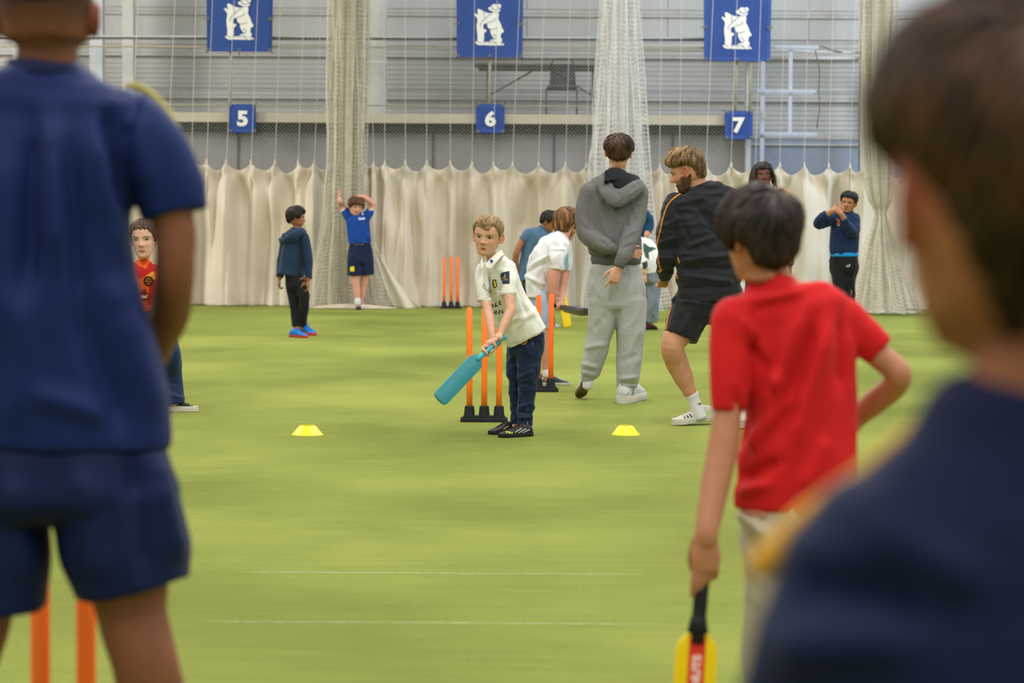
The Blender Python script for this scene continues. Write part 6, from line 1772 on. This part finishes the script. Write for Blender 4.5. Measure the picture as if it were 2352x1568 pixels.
P.garment('shirt', [
    dict(pts=[(331, 600, 0, 20, 16), (331, 610, 0, 40, 22), (331, 628, 0, 56, 30), (330, 660, .05, 56, 34), (326, 700, .15, 54, 36), (324, 725, .19, 54, 36)], side=SX, ends=(.4, 0)),
    dict(pts=[(285, 628, 0, 20), (276, 660, 0, 18), (272, 680, 0, 16)], ends=(1, 0)), dict(pts=[(375, 628, 0, 20), (385, 660, 0, 18), (388, 685, 0, 16)], ends=(1, 0))], org, vox=.0055, amp=.006, freq=7, seed=2,
    paint=[([(300, 600), (335, 618), (345, 600), (365, 590), (365, 620), (340, 628), (325, 640), (315, 640)], redt), ([(335, 635), (352, 622), (360, 640), (345, 642)], yelt), ([(345, 645), (360, 640), (362, 700), (338, 700)], redt), ([(322, 668), (335, 662), (342, 690), (322, 690)], drk)])
crc = lambda cx, cy, r, n=22: [(cx + r * math.cos(a), cy + r * math.sin(a)) for a in np.linspace(0, 2 * math.pi, n)[:-1]]
P.decal('shirt', [crc(341, 645.5, 11.5)], mat('maroon_badge', '#43161c', .6), 'round_badge')
P.decal('shirt', [], orng, 'badge_mark', off=.004, lines=[[(341, 638), (337, 641), (335, 646), (339, 647), (341, 644), (343, 647), (347, 646), (345, 641), (341, 638)], [(337, 650), (341, 652), (345, 650)]], lw=1.3, step=3)
P.text('shirt', 'kis?', 331, 680, 8, white_p, bold=.05, rot=0, off=.004)
P.garment('trousers', [dict(pts=[(325, 715, .18, 50, 36), (325, 745, .2, 54, 38)], side=SX, ends=(.3, .6)), dict(pts=[(345, 740, .15, 40), (380, 800, -.10, 30), (392, 860, .0, 26), (398, 926, .0, 26)], ends=(1, 0)), dict(pts=[(305, 740, .15, 40), (268, 800, -.10, 30), (256, 860, .0, 26), (250, 926, .0, 26)], ends=(1, 0))], cloth('navy_trk2', '#172d52', fold=.4, rough=.6), vox=.0055, amp=.006, seed=3, folds=[(385, 905, 424, 915, .006, 4), (375, 880, 410, 880, -.005, 5)])
bsh = mat('black_knit_shoe', '#201f20', .7, var=.2, vs=60)
P.shoe(ground(374, 944), ground(455, 945), bsh, mat('white_gum_sole', '#d2c5b6', .5), lace_m=bsh, sole_h=.15)
P.decal('shoe', [], mat('green_stripe', '#a9c79a', .5), 'stripe', lines=[[(395, 931), (402, 922), (408, 930), (413, 924)], [(397, 923), (412, 933)]], lw=1.0, off=.003)
P.shoe(ground(274, 946), ground(225, 948), bsh, mat('white_gum_sole', '#d2c5b6', .5), lace_m=bsh, sole_h=.15)
# ------------------------------------------------------------------ man in navy at the left, back view
navy_n = cloth('navy_kit', '#0a2156', fold=.2, fs=4, rough=.62, sheen=.03, bump=.05)
navy_n2 = cloth('navy_kit_shorts', '#071944', fold=.2, fs=4, rough=.62, sheen=.03, bump=.05)
P = Person('man in navy training tee and shorts standing with his back turned', 4.27, 100, vox=.0052)
P.lidmat = lid('#6a4630')
P.head(107, 38, .0, 302, yaw=180, pitch=2, wide=1.10, ears=1.25)
P.limb([(108, 60, .0, 82), (108, 130, .0, 80), (105, 190, .0, 95)])
SX = V((1, 0, 0))
P.limb([(102, 240, 0, 180, 80), (98, 400, 0, 170, 100), (97, 700, 0, 180, 110), (97, 960, 0, 200, 110), (97, 1030, 0, 200, 100)], side=SX)
for s_ in (1, -1):
    X = lambda x: 100 + (x - 100) * s_
    P.limb([(X(300), 300, 0, 66), (X(365), 400, -.01, 60), (X(400), 520, -.0, 50), (X(402), 590, .0, 47), (X(400), 650, .02, 47), (X(390), 720, .08, 48), (X(360), 800, .15, 38), (X(330), 870, .2, 29)])
    P.hand(P.p(X(328), 872, .2), (-.35 * s_, .6, -.6), (-1 * s_, 0, -.3), (0, .5, 1), .19, curl=.6)
P.limb([(240, 1120, 0, 100), (290, 1320, 0, 95), (305, 1420, .0, 82), (335, 1530, .0, 78), (352, 1640, .03, 84), (372, 1850, .05, 62), (385, 2050, .03, 44), (388, 2110, .03, 44)])
P.limb([(-40, 1120, 0, 100), (-50, 1320, 0, 95), (-55, 1420, .0, 82), (-85, 1530, .0, 78), (-100, 1640, .03, 84), (-120, 1850, .05, 62), (-130, 2050, .03, 44), (-130, 2110, .03, 44)])
def fadeback(co, L, tint):
    x, y, z = L.T
    f = np.clip((z + .17) / .22, 0, 1) * (np.abs(z) < .6) * (y < .2) * (np.abs(x) < .36)
    tint *= 1 - .72 * f[:, None]
P.skin(skin_mat('warm_brown', '#855239'), it=3, extra=fadeback)
P.hair([(0, .25), (50, .25), (75, .15), (100, .12), (120, .10), (180, .04)], .03, hair_mat('buzz', '#141210', '#26211d'), locks=0, rough=.008, soft=.16)
P.garment('tee_shirt', [
    dict(pts=[(106, 152, .0, 90, 80), (105, 168, .0, 118, 88), (102, 195, .0, 180, 100), (99, 240, .0, 232, 118), (98, 330, .0, 228, 140), (97, 430, -.01, 206, 146), (97, 520, -.01, 195, 150), (97, 610, -.01, 204, 152), (97, 690, -.01, 222, 155), (97, 770, -.01, 250, 155), (97, 870, -.01, 268, 155), (96, 1025, -.01, 292, 160)], side=SX, ends=(.3, 0)),
    dict(pts=[(300, 288, .0, 84, 80), (345, 345, .0, 86, 80), (382, 420, .0, 82, 78), (402, 493, .0, 74, 74)], side=V((1, 0, .3)), ends=(1, 0)),
    dict(pts=[(-104, 288, .0, 84, 80), (-149, 345, .0, 86, 80), (-186, 420, .0, 82, 78), (-206, 493, .0, 74, 74)], side=V((1, 0, -.3)), ends=(1, 0)),
    ], navy_n, vox=.0062, amp=.006, freq=3, stretch=(1.2, 1, .25), seed=11, it=5, power=.85,
    folds=[(75, 270, 60, 700, -.014, 22), (110, 260, 130, 600, .014, 26), (160, 330, 190, 720, -.012, 24), (215, 300, 260, 600, .013, 26), (240, 240, 285, 480, -.016, 20), (300, 250, 345, 440, .010, 24), (60, 640, 30, 1000, .012, 34), (250, 620, 360, 980, .014, 34), (180, 700, 290, 1000, -.013, 34), (10, 300, 0, 800, .010, 30), (330, 560, 360, 760, -.012, 20), (70, 900, 260, 960, .010, 30), (320, 200, 290, 330, -.01, 14)])
mb = MB(); P.tube(mb, [(107, 146, .0, 88, 78), (106, 156, .0, 92, 82), (106, 168, .0, 98, 86)], side=SX, sub=3, n=36, ends=(.1, .1)); me = mb.mesh(); setcol(me, np.ones((len(me.vertices), 3))); link('collar', me, navy_n2, P.root, smooth=True)
yel_t = mat('yellow_tube', '#c2b34e', .6)
mb = MB(); mb.tube([P.p(x, y, .11) for x, y in ((296, 196), (330, 205), (370, 238), (402, 285), (425, 345), (446, 405), (458, 440))], (.006), n=8, sub=4, ends=(1, 1)); link('shoulder_tube', mb.mesh(), yel_t, P.root, smooth=True)  # thin yellow tube along the outer edge of the right shoulder
P.garment('shorts', [
    dict(pts=[(98, 985, .0, 262, 150), (100, 1050, .0, 300, 165), (103, 1130, .0, 322, 175), (103, 1150, .0, 300, 165)], side=SX, ends=(.2, .3)),
    dict(pts=[(268, 1140, .0, 150, 150), (287, 1250, .0, 150, 150), (306, 1352, .0, 133, 138)], side=SX, ends=(.6, 0)),
    dict(pts=[(-60, 1140, .0, 150, 150), (-30, 1250, .0, 143, 150), (-22, 1398, .0, 122, 135)], side=SX, ends=(.6, 0)),
    ], navy_n2, vox=.0062, amp=.005, freq=3, stretch=(1, 1, .4), seed=12, it=5, folds=[(350, 1030, 420, 1300, .012, 26), (180, 1060, 230, 1350, .010, 34), (300, 1050, 340, 1330, -.010, 26), (20, 1080, 60, 1350, .010, 30)])
P.shoe(V((P.p(388, 800).x, 4.20, 0)), V((P.p(400, 800).x, 4.49, 0)), bsh, blk_sole, lace_m=bsh); P.shoe(V((P.p(-130, 800).x, 4.20, 0)), V((P.p(-145, 800).x, 4.49, 0)), bsh, blk_sole, lace_m=bsh)

# ------------------------------------------------------------------ boy in the red shirt
red_c = cloth('red_shirt', '#d01a1c', fold=.25, fs=5, rough=.75, sheen=.05, bump=.05)
P = Person('boy in a bright red shirt seen from behind with hand on hip', 5.5, 1790, vox=.0048)
P.lidmat = lid('#a8745a')
P.head(1742, 548, .0, 205, yaw=-146, pitch=8, roll=-3, wide=1.06, ears=1.0)
P.limb([(1750, 580, .0, 54), (1762, 640, .0, 55), (1785, 690, .0, 75)])
SR = V((.97, -.22, 0))
P.limb([(1800, 700, 0, 110, 55), (1815, 800, 0, 112, 65), (1825, 1000, 0, 108, 68), (1825, 1200, 0, 115, 72)], side=SR)
P.limb([(1690, 755, -.03, 38), (1676, 860, -.04, 30), (1672, 940, -.05, 32), (1664, 1010, -.06, 36), (1648, 1090, -.08, 34), (1634, 1160, -.10, 31), (1624, 1215, -.12, 27), (1622, 1235, -.12, 27)])
P.hand(P.p(1622, 1222, -.12), (.0, .02, -1), (-.15, 1, 0), (-1, -.15, 0), .165, curls=[.12, .30, .55, .75], tuck=True)
P.limb([(1945, 740, 0, 36), (1995, 795, 0, 33), (2045, 838, 0, 31), (2064, 862, .0, 31), (2050, 890, .04, 31), (2010, 922, .08, 31), (1970, 958, .12, 25), (1950, 985, .12, 22)])
P.hand(P.p(1950, 985, .12), (-.4, .3, -.8), (-1, 0, .3), (0, 1, .3), .15, curl=.5)
P.limb([(1770, 1200, 0, 78), (1775, 1350, 0, 58), (1765, 1500, 0, 50), (1760, 1740, 0, 32)]); P.limb([(1880, 1200, 0, 78), (1890, 1350, 0, 58), (1895, 1500, 0, 50), (1900, 1740, 0, 32)])
P.skin(skin_mat('light_brown', '#bb7f5e'), it=3)
P.hair([(0, .22), (40, .2), (60, .05), (72, -.1), (88, -.02), (104, -.06), (125, -.28), (180, -.36)], .085, hair_mat('dark_umber', '#241a17', '#3b2c26'), locks=700, lock_len=.5, lock_r=.016, lift=.02, crown=(.05, -.6, .8), lump=.04, swirl=.7, thickf=lambda ad, z, sg: .05 + .05 * max(0, min(1, (z + .2) / .35)))
P.garment('tee_shirt', [
    dict(pts=[(1792, 640, .0, 42, 45), (1790, 655, .0, 72, 52), (1795, 680, .0, 118, 60), (1806, 720, .0, 148, 72), (1826, 790, .0, 138, 82), (1836, 880, .0, 128, 84), (1838, 960, .0, 126, 84), (1830, 1070, .0, 134, 86), (1822, 1172, .0, 136, 84)], side=SR, ends=(.3, 0)),
    dict(pts=[(1690, 735, -.02, 52), (1677, 800, -.03, 48), (1671, 880, -.04, 45), (1670, 946, -.05, 42)], ends=(1, 0)),
    dict(pts=[(1935, 725, .0, 52), (1975, 765, .0, 46), (2018, 806, .0, 40)], ends=(1, 0)),
    ], red_c, vox=.0058, amp=.006, freq=4, stretch=(1, 1, .4), seed=21, it=5,
    folds=[(1850, 700, 1760, 960, .014, 20), (1905, 740, 1820, 1040, .014, 18), (1870, 730, 1790, 990, -.014, 16), (1720, 780, 1780, 860, -.014, 16), (1715, 740, 1800, 900, .012, 14), (1710, 1040, 1830, 900, .012, 16), (1700, 1100, 1790, 1060, -.014, 14), (1705, 1130, 1770, 1110, .014, 12), (1930, 720, 1930, 900, -.012, 14), (1690, 900, 1720, 1060, -.012, 12), (1850, 1130, 1900, 1000, .010, 20), (1700, 700, 1850, 670, .010, 12)])
P.garment('cream_trousers', [
    dict(pts=[(1825, 1150, 0, 122, 78), (1828, 1220, 0, 130, 84), (1828, 1260, 0, 126, 80)], side=SR, ends=(.3, .5)),
    dict(pts=[(1768, 1230, 0, 74), (1778, 1350, 0, 66), (1770, 1500, 0, 58), (1762, 1725, 0, 45)], ends=(1, 0)),
    dict(pts=[(1885, 1230, 0, 74), (1892, 1350, 0, 66), (1897, 1500, 0, 58), (1900, 1725, 0, 45)], ends=(1, 0))], cloth('cream_twill', '#b9af95', fold=.4), vox=.006, amp=.010, freq=5, seed=2, folds=[(1700, 1180, 1760, 1230, .014, 10), (1720, 1230, 1770, 1330, -.012, 12)])
P.shoe(V((P.p(1762, 900).x, 5.45, 0)), V((P.p(1745, 900).x, 5.66, 0)), white_sh, sole_w, lace_m=white_sh); P.shoe(V((P.p(1900, 900).x, 5.45, 0)), V((P.p(1915, 900).x, 5.66, 0)), white_sh, sole_w, lace_m=white_sh)
ybat = mat('bright_yellow_bat', '#f5cf0a', .35, var=.03); 
R_, (s5, a5, n5, d5, L5) = cricket_bat('cricket_bat', 'bright yellow plastic bat with a red centre stripe hanging from the hand', P.p(1620, 1250, -.085), P.p(1602, 1462, -.10), P.p(1574, 1950, -.14), V((.12, -1, .02)), ybat, mat('black_grip', '#222224', .7), width=.098, thick=.036, hr=.0165)
mb = MB(); f0 = n5 * .0062
e_ = [s5 + a5 * L5 * t + f0 for t in (.0, .92)]
mb.add([e_[0] + d5 * .019, e_[0] - d5 * .019, e_[1] - d5 * .019, e_[1] + d5 * .019], [(0, 1, 2, 3)]); st = mb.build('red_stripe', mat('red_stripe', '#e03a22', .4), R_)
vs, fs, w = text_tris('SUNNUTS', .05)
dn = 1 if d5.x > 0 else -1
mb = MB(); cc = s5 + a5 * L5 * .22 + n5 * .0072
mb.add([cc - a5 * (p[0] * .021 * 1.1) + (d5 * dn) * (-(-p[1]) * .021 * -1) for p in vs], fs); mb.build('lettering', mat('pink_white_print', '#ffd9cf', .5), st)
mb = MB(); mb.tube([s5 - a5 * .045, s5 - a5 * .01], [.018, .024], n=16, ends=(.3, 0)); mb.build('collar', mat('black_grip', '#222224', .7), R_, smooth=True)

# ------------------------------------------------------------------ near boy at the right, very close to the camera
navy_r = cloth('navy_near', '#0f1c3e', fold=.2, fs=3, rough=.8, sheen=.05, bump=.03)
P = Person('close brown-haired boy in a dark navy shirt at the right edge', 1.55, 2300, vox=.0065)
P.lidmat = lid('#a8745a')
P.head(2338, 455, .0, 800, yaw=-168, pitch=4, roll=0, wide=1.08, ears=1.1)
P.limb([(2350, 620, .0, 200), (2365, 800, .0, 180), (2365, 970, .0, 190)])
P.limb([(2330, 1120, 0, 260, 150), (2300, 1300, 0, 420, 230), (2300, 2300, 0, 420, 260), (2300, 2900, .0, 430, 270)], side=V((1, 0, 0)))
for s_ in (1, -1):
    X = lambda x: 2300 + (x - 2300) * s_
    P.limb([(X(1880), 1450, 0, 90), (X(1800), 1900, 0, 100), (X(1790), 2200, -.0, 100), (X(1830), 2700, .08, 80), (X(1850), 2860, .1, 70)])
    P.hand(P.p(X(1850), 2870, .1), (0, .1, -1), (1 * s_, 0, 0), (0, 1, 0), .155, curl=.5)
    P.limb([(X(2100), 2900, 0, 230), (X(2110), 3700, 0, 180), (X(2110), 4700, .02, 110), (X(2110), 4950, .02, 100)])
P.skin(skin_mat('warm_tan', '#a86a48'), it=3)
P.hair([(0, .2), (45, .18), (60, .12), (74, .10), (90, .12), (106, .08), (122, -.10), (140, -.32), (160, -.42), (180, -.44)], .09, hair_mat('chestnut', '#2c1a0c', '#573a1c'), locks=700, lock_len=.5, lock_r=.014, lift=.02, crown=(0, -.6, .8), lump=.04, thickf=lambda ad, z, sg: .02 + .08 * max(0, min(1, (z + .05) / .35)))
P.garment('shirt', [
    dict(pts=[(2360, 925, .0, 190, 170), (2352, 960, .0, 215, 180), (2344, 1020, .0, 235, 200), (2330, 1120, .0, 325, 230), (2312, 1215, .0, 450, 260), (2302, 1305, .0, 530, 285), (2300, 1400, .0, 575, 300), (2300, 1500, 0, 590, 310), (2300, 2200, 0, 540, 310), (2300, 3000, 0, 540, 310)], side=V((1, 0, 0)), ends=(.3, 0)),
    dict(pts=[(1950, 1420, .0, 130, 150), (1870, 1510, .0, 140, 150), (1815, 1650, .0, 145, 145), (1800, 1950, .0, 140, 140)], ends=(1, 0)),
    dict(pts=[(2650, 1420, .0, 130, 150), (2730, 1510, .0, 140, 150), (2785, 1650, .0, 145, 145), (2800, 1950, .0, 140, 140)], ends=(1, 0)),
    ], navy_r, vox=.0062, amp=.005, freq=4, stretch=(1, 1, .5), seed=31, it=5, folds=[(1800, 1330, 2150, 1420, -.010, 60), (1760, 1500, 2100, 1450, .010, 60), (2000, 1200, 2250, 1350, .008, 50)])
P.garment('trousers', [
    dict(pts=[(2300, 2900, 0, 520, 310), (2300, 3150, 0, 520, 320)], side=V((1, 0, 0)), ends=(.3, .5)),
    dict(pts=[(2090, 3050, 0, 280), (2105, 3900, 0, 210), (2110, 4850, .02, 170)], ends=(1, 0)), dict(pts=[(2510, 3050, 0, 280), (2495, 3900, 0, 210), (2490, 4850, .02, 170)], ends=(1, 0))], cloth('dark_trousers', '#2b3240'), vox=.0075)
for x in (2110, 2490): P.shoe(V((P.p(x, 900).x, 1.50, 0)), V((P.p(x, 900).x, 1.72, 0)), white_sh, sole_w)
mb = MB(); mb.tube([P.p(x, y, .05) for x, y in ((2165, 955), (2095, 1012), (1990, 1100), (1900, 1163), (1830, 1218), (1755, 1295))], .011, n=8, sub=4, ends=(1, 1)); link('shoulder_tube', mb.mesh(), mat('amber_tube', '#e0a428', .6), P.root, smooth=True)  # amber tube following the slope of the left shoulder
